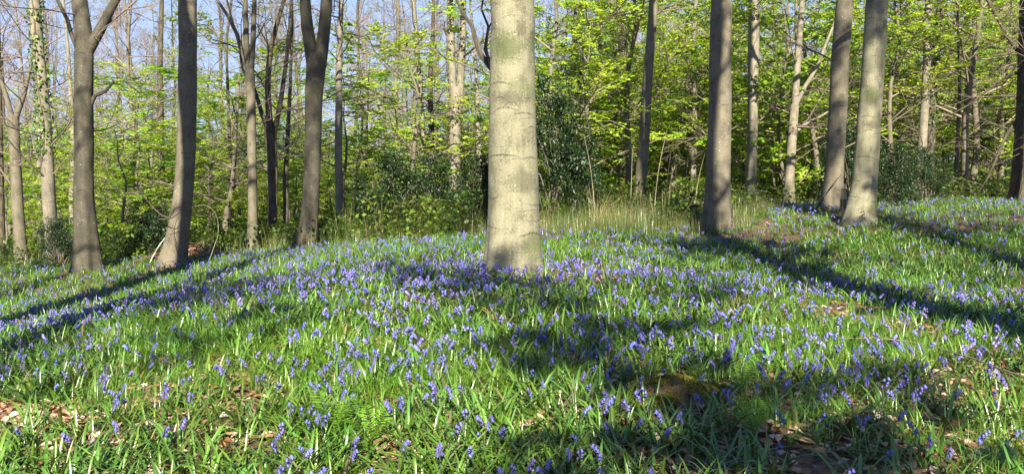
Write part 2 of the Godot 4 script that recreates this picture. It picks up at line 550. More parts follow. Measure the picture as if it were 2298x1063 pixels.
# one of the trunks that stand out: spine and limbs as traced, crown above
func great_tree(called: String, label: String, category: String, spine: Array, bark_mat: Material, o := {}) -> Node3D:
	var p0: Vector3 = spine[0][0]
	var base := on(p0.x, p0.z)
	rng.seed = hash(label)
	var t := thing(called, label, category, base, o.get("group", ""))
	var sp := [[base + Vector3(0, -0.35, 0), spine[0][1]], [base + Vector3(0, 0.02, 0), spine[0][1]]]
	sp.append_array(spine.slice(1))
	var e := sp.size() - 1
	var limbs: Array = o.get("limbs", [])
	var top: float = o.get("top", 13.0)
	var col: Color = o.get("twig", Color(0.15, 0.12, 0.095))
	var st := bare_style(col)
	var sparse := bare_style(col)
	sparse.kids = [0, 2, 3, 5, 5]
	var tw := Buf.new()
	if limbs.is_empty():      # goes on up out of sight
		var q: Vector3 = sp[e][0]
		var d: Vector3 = (sp[e][0] - sp[e - 1][0]).normalized()
		var r: float = sp[e][1]
		var rise := top - (q.y - base.y)
		for k in 5:
			d = (d + Vector3(f(-0.06, 0.06), 0.12, f(-0.06, 0.06))).normalized()
			q += d * rise / 5.0
			sp.append([q, r * lerpf(1.0, 0.3, (k + 1) / 5.0)])
	var sides: int = o.get("sides", 18)
	part("trunk", trunk_shape(sp, base, sides, o.get("step", 0.22), o.get("flare", 0.55), o.get("lobes", 5), hash(label) % 997, o.get("bumps", 0.035)), bark_mat, t)
	for lm in limbs:
		var ls: Array = lm.duplicate()
		var m := ls.size() - 1
		var q: Vector3 = ls[m][0]
		var d: Vector3 = (ls[m][0] - ls[m - 1][0]).normalized()
		var broken: bool = ls[0].size() > 2
		if not broken and q.y - base.y < top * 0.8:
			var r: float = ls[m][1]
			var rise := (top - (q.y - base.y)) * f(0.7, 1.0) if d.y > 0.75 else 1.2
			for k in 4:
				d = (d + Vector3(f(-0.12, 0.12), 0.1, f(-0.12, 0.12))).normalized()
				q += d * rise / 4.0
				ls.append([q, r * lerpf(1.0, 0.3, (k + 1) / 4.0)])
		part("limb", trunk_shape(ls, base, 10, 0.25, 0.0, 3, hash(label) % 91, 0.05), bark_mat, t)
		if not broken:
			for k in int(o.get("limb_twigs", 7)):
				var s := mini(1 + int(f(0, 1) * (ls.size() - 1)), ls.size() - 1)
				var az := f(0, TAU)
				branch(tw, ls[s][0] - base, Vector3(cos(az), f(0.1, 1.0), sin(az)).normalized(), f(1.2, 2.6), ls[s][1] * 0.3, 2, st)
	# the crown, mostly out of sight
	if limbs.is_empty():
		for k in int(o.get("crown", 8)):
			var u := (k + f(0, 1)) / float(o.get("crown", 8))
			var s: float = lerpf(e + 0.8, sp.size() - 1.01, u)
			var q: Vector3 = sp[int(s)][0].lerp(sp[int(s) + 1][0], s - int(s))
			var az := k * 2.4
			branch(tw, q - base, Vector3(cos(az), lerpf(0.5, 1.2, u), sin(az)).normalized(), lerpf(4.5, 2.0, u), sp[int(s)][1] * 0.45, 3, sparse)
	# thin branches lower down
	for k in int(o.get("low", 0)):
		var s := f(2.4, e - 0.05) if e > 3 else f(1.5, e)
		var q: Vector3 = sp[int(s)][0].lerp(sp[mini(int(s) + 1, sp.size() - 1)][0], s - int(s))
		var az := f(0, TAU)
		branch(tw, q - base, Vector3(cos(az), f(-0.1, 0.7), sin(az)).normalized(), f(1.2, 3.4), f(0.012, 0.026), 3 if f(0, 1) < 0.4 else 2, st)
	if tw.v.size():
		part("branches", tw.made(), M.twig_grey, t, "stuff")
	return t

# leaves that cling round a trunk
func ivy(label: String, spine: Array, count: int, reach: float, col: Color) -> void:
	var p0: Vector3 = spine[0][0]
	var t := thing("ivy", label, "ivy", p0)
	var sm := smooth_spine(spine, 0.15)
	var lf := Buf.new()
	var stem := Buf.new()
	var line := PackedVector3Array()
	var lr := PackedFloat32Array()
	for k in sm[0].size():
		line.append(sm[0][k] - p0 + Vector3(0.3 * sin(k * 0.4), 0, sm[1][k] * 1.0) * Vector3(sm[1][k], 1, 1))
		lr.append(0.02)
	stem.tube(line, lr, 5, Color(0.1, 0.075, 0.05))
	for k in count:
		var s := int(f(0, sm[0].size() - 1))
		var az := f(0, TAU)
		var o := Vector3(cos(az), f(-0.4, 0.5), sin(az)).normalized()
		var clump := 0.5 + 0.5 * lumps.get_noise_3d(o.x * 60.0, sm[0][s].y * 50.0, o.z * 60.0)
		var q: Vector3 = sm[0][s] - p0 + o * (sm[1][s] + reach * f(0.05, 1.0) * clump) + Vector3(0, f(-0.1, 0.1), 0)
		var d := (Vector3(0, -0.8, 0) + ball()).normalized()
		var up := (o + ball() * 0.5).normalized()
		up = (up - d * up.dot(d)).normalized()
		lf.leaf(q, d, up, f(0.06, 0.1), f(0.05, 0.09), tone(col, 0.3, 0.15), 0.05)
	part("stem", stem.made(), M.twig_grey, t)
	part("leaves", lf.made(), M.leaf_dark, t, "stuff")

# an evergreen bush: leaves in clumps round many stems
func bush(sd: int, size: Vector3, count: int, leaf_size: float, col: Color) -> Node3D:
	rng.seed = sd
	var o := Node3D.new()
	var st := Buf.new()
	var lf := Buf.new()
	var knots := []
	for k in 46:
		var az := f(0, TAU)
		var u := sqrt(f(0, 1))
		var y := f(0.05, 1.0)
		var wide := sqrt(maxf(0.05, 1.0 - pow(absf(y - 0.35) / 0.68, 2.0)))
		var q := Vector3(cos(az) * u * wide * size.x, y * size.y, sin(az) * u * wide * size.z)
		if f(0, 1) < 0.3:
			q.y *= f(1.0, 1.35)
		knots.append([q, f(0.1, 0.3)])
		if k % 2 == 0:
			var foot := Vector3(f(-0.25, 0.25) * size.x, -0.1, f(-0.25, 0.25) * size.z)
			st.tube(PackedVector3Array([foot, foot.lerp(q, 0.5) + Vector3(0, 0.15, 0) * size.y, q]), PackedFloat32Array([0.025, 0.014, 0.005]), 5, Color(0.13, 0.115, 0.085))
	for k in count:
		var kn: Array = knots[rng.randi() % knots.size()]
		var w := ball().normalized()
		var q: Vector3 = kn[0] + w * kn[1] * pow(f(0.02, 1), 0.7) * f(0.7, 1.8) * Vector3(1.2, 1.0, 1.2)
		if q.y < 0.02:
			continue
		var d := (w + ball() * 0.7 + Vector3(0, 0.1, 0)).normalized()
		var up := (Vector3(0, 0.7, 0.3) + ball() * 0.8).normalized()
		up = (up - d * up.dot(d)).normalized()
		lf.leaf(q, d, up, leaf_size * f(0.7, 1.2), leaf_size * f(0.4, 0.6), tone(col, 0.35, 0.12), f(0, 0.1))
	part("stem", st.made(), M.twig_grey, o, "stuff")
	part("leaves", lf.made(), M.leaf_dark, o, "stuff")
	return o

# ---------------------------------------------------------------- small plants
func strap(b: Buf, p: Vector3, az: float, l: float, w: float, lean: float, droop: float, col: Color, segs := 5) -> void:
	var out := Vector3(cos(az), 0, sin(az))
	var side := Vector3(-sin(az), 0, cos(az))
	var rows := []
	var q := p
	var twist := f(-0.5, 0.5)
	for k in segs + 1:
		var u := float(k) / segs
		var a := lean + droop * u * u
		var d := out * sin(a) + Vector3.UP * cos(a)
		var s := (side + d.cross(side) * twist * u).normalized()
		var half := w * 0.5 * (1.0 - pow(u, 4.0)) * (0.7 + 0.6 * u if u < 0.5 else 1.0)
		var lift := d.cross(side).normalized() * half * 0.5
		rows.append(PackedVector3Array([q - s * half - lift, q, q + s * half - lift]))
		q += d * l / segs
	b.sheet(rows, col)

func grass_blade(b: Buf, p: Vector3, az: float, l: float, w: float, lean: float, droop: float, col: Color) -> void:
	var out := Vector3(cos(az), 0, sin(az))
	var side := Vector3(-sin(az), 0, cos(az)) * w * 0.5
	var rows := []
	var q := p
	for k in 4:
		var u := k / 3.0
		var a := lean + droop * u * u
		rows.append(PackedVector3Array([q - side * (1.0 - u * 0.9), q + side * (1.0 - u * 0.9)]))
		q += (out * sin(a) + Vector3.UP * cos(a)) * l / 3.0
	b.sheet(rows, col)

func bell(b: Buf, p: Vector3, d: Vector3, s: float, sides: int, col: Color) -> void:
	var a := d.cross(Vector3(0.3, 0.2, 0.9)).normalized()
	var c := d.cross(a)
	var rr := [0.0022, 0.0052, 0.0056, 0.0072, 0.0118] if sides > 6 else [0.002, 0.0058, 0.0105]
	var hh := [0.0, 0.004, 0.012, 0.0155, 0.0165] if sides > 6 else [0.0, 0.005, 0.018]
	var rows := []
	for j in rr.size():
		var row := PackedVector3Array()
		for k in sides + 1:
			var th := TAU * k / sides
			var r: float = rr[j]
			var h: float = hh[j]
			if sides > 6 and j == 4 and k % 2 == 1:
				r = 0.0062
				h = 0.0125
			row.append(p + (a * cos(th) + c * sin(th)) * r * s + d * h * s)
		rows.append(row)
	b.sheet(rows, col)

const BLUE := Color(0.115, 0.11, 0.37)
const LEAF := Color(0.08, 0.165, 0.02)

# stem bending over at the tip; returns the points where bells hang
func bluebell_stem(b: Buf, h: float, lean: float, az: float, count: int) -> Array:
	var out := Vector3(cos(az), 0, sin(az))
	var pts := PackedVector3Array()
	var rs := PackedFloat32Array()
	var q := Vector3(0, -0.02, 0)
	for k in 9:
		var u := k / 8.0
		pts.append(q)
		rs.append(lerpf(0.0028, 0.0014, u))
		var a := lean + 1.5 * pow(u, 5.0)
		q += (out * sin(a) + Vector3.UP * cos(a)) * h / 8.0
	b.tube(pts, rs, 5, Color(0.075, 0.085, 0.06))
	var spots := []
	for k in count:
		var u := lerpf(5.7, 8.0, (k + 0.3) / count)
		var at := pts[int(u)].lerp(pts[mini(int(u) + 1, 8)], u - int(u))
		var sd := (out * f(0.3, 1.0) + Vector3(-out.z, 0, out.x) * f(-0.9, 0.9)).normalized()
		spots.append([at + sd * 0.012 + Vector3(0, 0.002, 0), (sd * f(0.2, 0.6) + Vector3(0, -1, 0)).normalized()])
		b.tube(PackedVector3Array([at, at + sd * 0.008 + Vector3(0, 0.004, 0), at + sd * 0.012 + Vector3(0, 0.001, 0)]), PackedFloat32Array([0.0012, 0.001, 0.0012]), 3, Color(0.09, 0.07, 0.16))
	return spots

func bluebell_plant(sd: int) -> Node3D:
	rng.seed = sd
	var o := Node3D.new()
	var st := Buf.new()
	var spots := bluebell_stem(st, f(0.21, 0.29), f(0.02, 0.25), f(0, TAU), 4 + sd % 4)
	part("stem", st.made(), M.stem, o)
	for s in spots:
		var fl := Buf.new()
		bell(fl, s[0], s[1], f(1.0, 1.3), 12, tone(BLUE, 0.25, 0.12))
		part("flower", fl.made(), M.petal, o)
	for k in 4:
		var lf := Buf.new()
		strap(lf, Vector3(0, -0.01, 0), k * 1.7 + f(-0.4, 0.4), f(0.15, 0.26), f(0.009, 0.014), f(0.2, 0.8), f(0.3, 1.6), tone(LEAF, 0.25, 0.1))
		part("leaf", lf.made(), M.blade, o)
	return o

func frond(sd: int, l: float, lean: float, droop: float, az: float, col: Color) -> Buf:
	var b := Buf.new()
	var out := Vector3(cos(az), 0, sin(az))
	var side := Vector3(-sin(az), 0, cos(az))
	var q := Vector3.ZERO
	var pts := PackedVector3Array()
	var rs := PackedFloat32Array()
	var n := 17
	for k in n + 1:
		var u := float(k) / n
		var a := lean + droop * u * u
		var d := out * sin(a) + Vector3.UP * cos(a)
		pts.append(q)
		rs.append(lerpf(0.0022, 0.0006, u))
		if u > 0.16:
			var w := l * 0.26 * sin(PI * pow(clampf((1.0 - u) / 0.84, 0, 1), 0.75)) + 0.006
			for s in [-1.0, 1.0]:
				var dd: Vector3 = (side * s + d * 0.45 + ball() * 0.12).normalized()
				var up: Vector3 = dd.cross(d).normalized()
				up = (up if up.y > 0 else -up) + ball() * 0.2
				up = (up - dd * up.dot(dd)).normalized()
				b.leaf(q, dd, up, w, l * 0.038, tone(col, 0.22, 0.1), 0.12)
		q += d * l / n
	b.tube(pts, rs, 4, Color(0.13, 0.15, 0.04))
	return b

func fern(label: String, at: Vector3, size: float, n: int) -> void:
	rng.seed = hash(label)
	var t := thing("fern", label, "fern", at, "young ferns among the bluebells")
	for k in n:
		part("frond", frond(k, size * f(0.7, 1.1), f(0.15, 0.6), f(0.5, 1.2), k * TAU / n + f(-0.3, 0.3), Color(0.17, 0.36, 0.025)).made(), M.leaf_spring, t)

func seedling(label: String, at: Vector3, h: float, n: int, size: float) -> void:
	rng.seed = hash(label)
	var t := thing("leafy_seedling", label, "seedling", at, "bright young seedlings among the bluebells")
	var st := Buf.new()
	var top := Vector3(f(-0.05, 0.05), h, f(-0.05, 0.05))
	st.tube(PackedVector3Array([Vector3(0, -0.03, 0), top * 0.5 + Vector3(f(-0.02, 0.02), 0, 0), top]), PackedFloat32Array([0.003, 0.0025, 0.0015]), 5, Color(0.14, 0.15, 0.05))
	part("stem", st.made(), M.stem, t)
	for k in n:
		var lf := Buf.new()
		var az := k * 2.4 + f(-0.3, 0.3)
		var d := Vector3(cos(az), f(-0.15, 0.45), sin(az)).normalized()
		var s := d.cross(Vector3.UP).normalized()
		var l := size * f(0.75, 1.2)
		var col := tone(Color(0.24, 0.36, 0.03), 0.15, 0.1)
		var foot := top * lerpf(0.55, 1.0, float(k) / n)
		var rows := []
		for j in 6:
			var u := j / 5.0
			var w := l * 0.34 * sin(PI * pow(u * 0.96 + 0.02, 0.8))
			var q := foot + d * (l * u + 0.01) + Vector3(0, -0.25 * l * u * u, 0)
			rows.append(PackedVector3Array([q - s * w + Vector3(0, w * 0.3, 0), q, q + s * w + Vector3(0, w * 0.3, 0)]))
		lf.sheet(rows, col)
		part("leaf", lf.made(), M.leaf_spring, t)

func dead_leaf(sd: int) -> ArrayMesh:
	rng.seed = sd
	var b := Buf.new()
	var rows := []
	var curl := f(0.1, 0.9)
	var roll := f(-0.4, 0.6)
	for j in 6:
		var u := j / 5.0
		var w := 0.021 * sin(PI * pow(clampf(u * 0.97 + 0.015, 0, 1), 0.9)) * (1.0 + 0.12 * sin(j * 5.0))
		var y := 0.012 * curl * sin(u * PI) * (1 if sd % 2 else -1) + 0.006
		var row := PackedVector3Array()
		for k in 5:
			var s := (k - 2) / 2.0
			row.append(Vector3(s * w, y + roll * w * s * s * 0.8 + f(-0.001, 0.001), 0.035 - u * 0.07))
		rows.append(row)
	b.sheet(rows, Color.WHITE)
	b.tube(PackedVector3Array([Vector3(0, 0.006, 0.035), Vector3(0.002, 0.007, 0.05)]), PackedFloat32Array([0.0012, 0.0008]), 3, Color(0.5, 0.4, 0.35))
	return b.made()

const DRY := [Color(0.4, 0.27, 0.18), Color(0.33, 0.19, 0.11), Color(0.24, 0.115, 0.055), Color(0.15, 0.065, 0.03), Color(0.46, 0.36, 0.27), Color(0.27, 0.13, 0.06)]

func laid(at: Vector3, size: float, tilt := 0.45) -> Transform3D:
	var b := Basis(Vector3.UP, f(0, TAU)) * Basis(Vector3(f(-1, 1), 0, f(-1, 1)).normalized(), f(0, tilt)) * Basis.from_scale(Vector3.ONE * size)
	return Transform3D(b, at)

func stick(called: String, label: String, category: String, line: Array, col: Color, sides := 6, group := "") -> void:
	rng.seed = hash(label)
	var p0: Vector3 = line[0][0]
	var t := thing(called, label, category, p0, group)
	var b := Buf.new()
	var sm := smooth_spine(line, 0.08)
	var pts := PackedVector3Array()
	var rs := PackedFloat32Array()
	for k in sm[0].size():
		pts.append(sm[0][k] - p0 + ball() * sm[1][k] * 0.35)
		rs.append(sm[1][k] * f(0.85, 1.12))
	b.tube(pts, rs, sides, col)
	# ends
	for e in [0, pts.size() - 1]:
		var d: Vector3 = (pts[e] - pts[1 if e == 0 else e - 1]).normalized()
		b.tube(PackedVector3Array([pts[e], pts[e] + d * rs[e] * 0.4]), PackedFloat32Array([rs[e], 0.0]), sides, col * 1.3)
	part("wood", b.made(), M.bark_brown if rs[0] > 0.012 else M.twig_grey, t)

var open_spots := []
func openness(x: float, z: float) -> float:
	var k := 0.0
	for s in open_spots:
		var q: Vector3 = s[0]
		var d: float = Vector2(x - q.x, (z - q.z)).length() / s[1]
		k = maxf(k, clampf(1.6 - 1.4 * d, 0.0, 1.0) * s[2])
	return k

func edge(x: float) -> float:        # how far back the flowers reach
	if x < 1.0:
		return lerpf(20.0, 16.2, smoothstep(-7.0, 0.5, x))
	return lerpf(16.2, 24.0, smoothstep(3.6, 9.0, x))

func bluebell_share(x: float, z: float) -> float:
	var d := -z
	var k := clampf(0.62 + 0.75 * patchy.get_noise_2d(x * 3.0, z * 3.0), 0.05, 1.0)
	k *= smoothstep(3.5, 6.4, d) * 0.8 + 0.2
	if x < -1.2:
		k *= lerpf(0.3, 0.8, smoothstep(6.0, 10.0, d))
	if x > 2.2:
		k *= lerpf(0.6, 0.85, smoothstep(11.0, 15.0, d))
	k *= lerpf(1.0, 0.8, smoothstep(9.0, 12.0, d))
	return k * (1.0 - 0.85 * openness(x, z))

func ground() -> void:
	var xs := PackedFloat32Array()
	var zs := PackedFloat32Array()
	for k in range(-54, 55):
		var a := absf(k)
		xs.append(signf(k) * (a * 0.4 if a <= 40 else 16.0 + pow(a - 40.0, 2.2) * 1.1))
	for k in range(-44, 130):
		zs.append(7.0 - k * 0.35 if k >= -10 and k <= 110 else (10.5 + pow(-10.0 - k, 2.0) * 0.33 if k < -10 else -31.5 - pow(k - 110.0, 2.0) * 1.1))
	var b := Buf.new()
	var rows := []
	for z in zs:
		var row := PackedVector3Array()
		for x in xs:
			row.append(on(x, z))
		rows.append(row)
	b.sheet(rows, Color.WHITE)
	var g := part("ground", b.made(), M.litter_ground, self)
	g.set_meta("kind", "structure")

func carpet() -> void:
	# strap leaves of the bluebells
	var tufts := []
	for k in 6:
		rng.seed = 300 + k
		var b := Buf.new()
		for e in 10:
			var az := f(0, TAU)
			strap(b, Vector3(f(-0.07, 0.07), -0.01, f(-0.07, 0.07)), az, f(0.13, 0.27), f(0.009, 0.018), f(0.3, 1.35), f(0.2, 1.7), tone(Color.WHITE, 0.25, 0.1), 4)
		tufts.append(b.made())
	var lawn := []
	for k in 4:
		rng.seed = 340 + k
		var b := Buf.new()
		for e in 34:
			grass_blade(b, Vector3(f(-0.07, 0.07), -0.01, f(-0.07, 0.07)), f(0, TAU), f(0.09, 0.2), f(0.0025, 0.005), f(0.05, 0.9), f(0.3, 1.8), tone(Color.WHITE, 0.3, 0.12))
		lawn.append(b.made())
	rng.seed = 7
	var where := [[], [], [], [], [], []]
	var tint := [[], [], [], [], [], []]
	var gw := [[], [], [], []]
	var gt := [[], [], [], []]
	for band in [[1.2, 8.0, 12500], [8.0, 15.0, 11500], [15.0, 27.0, 15000]]:
		for k in int(band[2]):
			var d: float = sqrt(f(band[0] * band[0], band[1] * band[1]))
			var x := f(-1, 1) * (d * 0.74 + (2.4 if d < 8.0 else 1.2))
			if d > edge(x) + f(-0.4, 1.2):
				continue
			if f(0, 1) < openness(x, -d) * 0.8:
				continue
			var thin := clampf(0.72 + 1.2 * patchy.get_noise_2d(x * 7.0 + 90.0, d * 7.0), 0.18, 1.0)
			if f(0, 1) > thin:
				continue
			var grassy := patchy.get_noise_2d(x * 5.0 - 70.0, d * 5.0) > 0.12 and f(0, 1) < 0.6
			var t := Transform3D(Basis(Vector3.UP, f(0, TAU)) * Basis.from_scale(Vector3.ONE * f(0.75, 1.2)), on(x, -d))
			if grassy:
				var q := rng.randi() % 4
				gw[q].append(t)
				gt[q].append(tone(Color(0.1, 0.22, 0.012), 0.25, 0.2))
			else:
				var q := rng.randi() % 6
				where[q].append(t)
				tint[q].append(tone(Color(0.15, 0.125, 0.055) if f(0, 1) < 0.05 else LEAF, 0.35, 0.2))
	for q in 6:
		many("bluebell_leaves", tufts[q], M.blade, where[q], tint[q]).set_meta("label", "glossy green strap leaves carpeting the wood floor")
	for q in 4:
		many("grass", lawn[q], M.blade, gw[q], gt[q]).set_meta("label", "fine fresh green grass in tufts on the wood floor")

func zone(p: Vector3) -> String:
	var u := p.x / -p.z
	if p.distance_to(mound_at) < 0.75:
		return "beside the mossy mound"
	if u < -0.4:
		return "by the bare leaf litter at lower left"
	if u < -0.13:
		return "in the sunny grass left of centre"
	if u < 0.13:
		return "in the bright foreground in front of the great trunk"
	if u < 0.36:
		return "in the grass right of centre"
	return "in the grass by the long fallen twig"

var mound_at := Vector3(0.926, 0.076, -4.46)

func flowers() -> void:
	var plants := []
	for k in 6:
		plants.append(bluebell_plant(500 + k))
	var far := []
	for k in 4:
		rng.seed = 540 + k
		var st := Buf.new()
		var spots := bluebell_stem(st, f(0.21, 0.3), f(0.02, 0.25), f(0, TAU), 5)
		for s in spots:
			bell(st, s[0], s[1], 1.15, 6, Color.WHITE)
		far.append([st, spots.size()])
	rng.seed = 11
	var seats := []
	for band in [[2.2, 5.5, 2600], [5.5, 10.0, 7000], [10.0, 22.0, 9500]]:
		for k in int(band[2]):
			var d: float = sqrt(f(band[0] * band[0], band[1] * band[1]))
			var x := f(-1, 1) * (d * 0.72 + 0.6)
			if f(0, 1) < bluebell_share(x, -d) and d < edge(x) + f(-1.0, 0.6):
				seats.append([d if absf(x) < 0.63 * d and d > 3.0 else d + 50.0, on(x, -d)])
	seats.sort_custom(func(a, b): return a[0] < b[0])
	var fw := [[], [], [], []]
	var ft := [[], [], [], []]
	for k in seats.size():
		var t := Transform3D(Basis(Vector3.UP, f(0, TAU)) * Basis.from_scale(Vector3.ONE * f(0.68, 1.0)), seats[k][1])
		if k < 300:
			var z := zone(seats[k][1])
			var c := copy_of(plants[k % 6], "bluebell", "violet-blue bluebell with nodding bells " + z, "bluebell", "bluebells " + z)
			c.transform = t
		else:
			var q := rng.randi() % 4
			fw[q].append(t)
			ft[q].append(tone(BLUE, 0.35, 0.25) if f(0, 1) < 0.75 else tone(Color(0.16, 0.145, 0.42), 0.2, 0.1))
	for p in plants:
		p.free()
	for q in 4:
		var far_mesh: ArrayMesh = far[q][0].made()
		many("bluebells", far_mesh, M.petal, fw[q], ft[q]).set_meta("label", "mass of violet-blue bluebells spreading back to the trees")

func litter() -> void:
	var shapes := []
	for k in 5:
		shapes.append(dead_leaf(700 + k))
	rng.seed = 21
	var near := []
	var w := [[], [], [], [], []]
	var c := [[], [], [], [], []]
	for band in [[1.5, 6.0, 28000], [6.0, 11.0, 17000], [11.0, 26.0, 9000]]:
		for k in int(band[2]):
			var d: float = sqrt(f(band[0] * band[0], band[1] * band[1]))
			var x := f(-1, 1) * (d * 0.72 + 2.0)
			var op := openness(x, -d)
			if f(0, 1) > 0.3 + op * 0.9:
				continue
			var at := on(x, -d) + Vector3(0, f(0.0, 0.02 + 0.012 * op), 0)
			var q := rng.randi() % 5
			var col := tone(DRY[rng.randi() % 6], 0.2, 0.08)
			if op > 0.55 and absf(x) < 0.62 * d and d > 3.2 and d < 5.6 and near.size() < 170 and f(0, 1) < 0.12:
				near.append([at + Vector3(0, 0.02, 0), q, col])
			else:
				w[q].append(laid(at, f(0.7, 1.25)))
				c[q].append(col)
	for q in 5:
		many("leaf_litter", shapes[q], M.dry_leaf, w[q], c[q]).set_meta("label", "dry brown and pale beech leaves littering the ground")
	var mats := []
	for k in 6:
		var m := mat("fallen_leaf_tone_%d" % k, DRY[k].linear_to_srgb(), 0.5)
		mats.append(m)
	for e in near:
		var z := zone(e[0])
		var o := part("fallen_leaf", shapes[e[1]], mats[rng.randi() % 6], self)
		o.transform = laid(e[0], f(0.95, 1.3), 0.6)
		tag(o, "dry curled beech leaf lying " + z, "leaf", "fallen leaves " + z)

# ---------------------------------------------------------------- the wood behind
const SHORT := ["stub-armed trunk", "bent trunk", "Y-forked trunk", "great trunk", "leaning trunk", "half-shaded trunk", "dappled trunk", "flared trunk"]
const COLUMN := [-0.531, -0.415, -0.25, 0.0, 0.163, 0.258, 0.4, 0.44]
const ONES := ["first", "second", "third", "fourth", "fifth", "sixth", "seventh", "eighth", "ninth", "tenth", "eleventh", "twelfth", "thirteenth", "fourteenth", "fifteenth", "sixteenth", "seventeenth", "eighteenth", "nineteenth"]
const TENS := ["", "", "twent", "thirt", "fort", "fift", "sixt", "sevent"]
func ordinal(k: int) -> String:
	return ONES[k - 1] if k < 20 else (TENS[k / 10] + "ieth" if k % 10 == 0 else TENS[k / 10] + "y-" + ONES[k % 10 - 1])


func name_rows(trees: Array, what: String) -> void:      # labels a kind of tree by its place between the trunks in front
	trees.sort_custom(func(a, b): return column_of(a.position) < column_of(b.position))
	var gaps := {}
	for t in trees:
		var g := 0
		while g < 8 and COLUMN[g] < column_of(t.position):
			g += 1
		var k: int = gaps.get(g, 0)
		gaps[g] = k + 1
		var where: String = "left of the " + SHORT[0] if g == 0 else ("right of the " + SHORT[7] if g == 8 else "between the %s and the %s" % [SHORT[g - 1], SHORT[g]])
		t.set_meta("label", "%s %s from left, %s" % [ordinal(k + 1), what, where])

func low_left(x: float, z: float) -> float:      # the lower storey stands shorter on the left
	return lerpf(0.72, 0.98, smoothstep(-0.05, 0.12, x / -z))

func wood_behind() -> void:
	var lilac := bare_style(Color(0.22, 0.175, 0.165))
	lilac.leaves = 2
	lilac.size = 0.06
	lilac.full = 0.5
	lilac.leafcol = Color(0.23, 0.2, 0.07)
	var grey := bare_style(Color(0.22, 0.19, 0.155))
	grey.leaves = 4
	grey.size = 0.07
	grey.full = 0.6
	grey.leafcol = Color(0.2, 0.28, 0.04)
	lilac.kids = [0, 4, 5, 7, 6]
	grey.kids = [0, 4, 4, 7, 6]
	var tall := [
		tall_tree(61, 20.0, 0.19, 4.2, 25, lilac, M.bark_beech, 1.0),
		tall_tree(62, 17.0, 0.15, 3.0, 24, grey, M.bark_dark, 1.0),
		tall_tree(63, 22.0, 0.22, 5.0, 26, lilac, M.bark_rough, 1.0),
		tall_tree(64, 16.0, 0.13, 2.6, 24, grey, M.bark_beech, 1.0),
		tall_tree(65, 19.0, 0.17, 3.6, 26, lilac, M.bark_beech, 1.0)]
	var fresh := Color(0.33, 0.49, 0.03)
	var young := [
		young_tree(71, 7.5, 0.07, 0.6, 17, 2.9, fresh),
		young_tree(72, 6.0, 0.055, 0.3, 16, 2.6, Color(0.27, 0.44, 0.025)),
		young_tree(73, 9.0, 0.09, 1.4, 18, 3.2, Color(0.38, 0.51, 0.03)),
		young_tree(74, 5.0, 0.05, 0.2, 16, 2.4, Color(0.22, 0.37, 0.02)),
		young_tree(75, 8.0, 0.08, 1.8, 15, 2.8, fresh)]
	var slim := [slim_tree(81, 13.0, 0.085, Color(0.2, 0.17, 0.13), M.bark_beech), slim_tree(82, 11.0, 0.065, Color(0.17, 0.14, 0.11), M.bark_dark), slim_tree(83, 14.0, 0.1, Color(0.22, 0.19, 0.15), M.bark_beech), slim_tree(84, 12.0, 0.075, Color(0.16, 0.13, 0.1), M.bark_rough)]
	rng.seed = 31
	var far := []
	var seats := []
	var tries := 0
	while far.size() < 96 and tries < 4000:
		tries += 1
		var d := sqrt(f(40.0 * 40.0, 95.0 * 95.0))
		var x := f(-1, 1) * d * 0.7
		var clear := true
		for s in seats:
			if Vector2(s.x - x, s.y + d).length() < 2.2 + d * 0.015:
				clear = false
		if not clear:
			continue
		seats.append(Vector2(x, -d))
		var k := rng.randi() % 5
		var c := copy_of(tall[k], "far_tree", "", "tree", "bare tall trees at the back of the wood")
		c.transform = Transform3D(Basis(Vector3.UP, f(0, TAU)) * Basis(Vector3(0, 0, 1), f(-0.05, 0.05)) * Basis.from_scale(Vector3.ONE * f(0.8, 1.15)), on(x, -d))
		far.append(c)
	name_rows(far, "bare far tree")
	var thin := []
	seats = []
	tries = 0
	while thin.size() < 62 and tries < 4000:
		tries += 1
		var d := sqrt(f(26.0 * 26.0, 62.0 * 62.0))
		var x := f(-1, 1) * d * 0.68
		var clear := true
		for s in seats:
			if Vector2(s.x - x, s.y + d).length() < 2.0 or absf(s.x / s.y + x / d) < 0.008:
				clear = false
		if not clear:
			continue
		seats.append(Vector2(x, -d))
		var c := copy_of(slim[rng.randi() % 4], "slim_tree", "", "tree", "slim drawn-up trees in the wood behind")
		c.transform = Transform3D(Basis(Vector3.UP, f(0, TAU)) * Basis(Vector3(0, 0, 1), f(-0.06, 0.06)) * Basis.from_scale(Vector3.ONE * f(0.85, 1.25)), on(x, -d))
		thin.append(c)
	name_rows(thin, "slim background tree")
	var low := []
	seats = []
	tries = 0
	while low.size() < 165 and tries < 4000:
		tries += 1
		var d := sqrt(f(25.0 * 25.0, 52.0 * 52.0))
		var x := (f(-1, 1) if low.size() < 100 else f(0.02, 1)) * d * 0.7
		var clear := true
		for s in seats:
			if Vector2(s.x - x, s.y + d).length() < 1.8:
				clear = false
		if not clear:
			continue
		seats.append(Vector2(x, -d))
		var k := rng.randi() % 5
		var c := copy_of(young[k], "young_beech", "", "young tree", "young beeches in fresh leaf under the tall trees")
		var big := f(0.8, 1.45)
		c.transform = Transform3D(Basis(Vector3.UP, f(0, TAU)) * Basis.from_scale(Vector3(big, big * f(0.8, 1.1) * low_left(x, -d), big)), on(x, -d))
		low.append(c)
	for e in YOUNG_AT:       # those that show as one tree
		var c := copy_of(young[e[1]], "young_beech", "", "young tree", "young beeches in fresh leaf under the tall trees")
		c.transform = Transform3D(Basis(Vector3.UP, e[3]) * Basis.from_scale(Vector3(e[2], e[2] * low_left(e[0].x, e[0].z), e[2])), on(e[0].x, e[0].z))
		low.append(c)
	name_rows(low, "green young beech")
	for t in tall + young + slim:
		t.free()
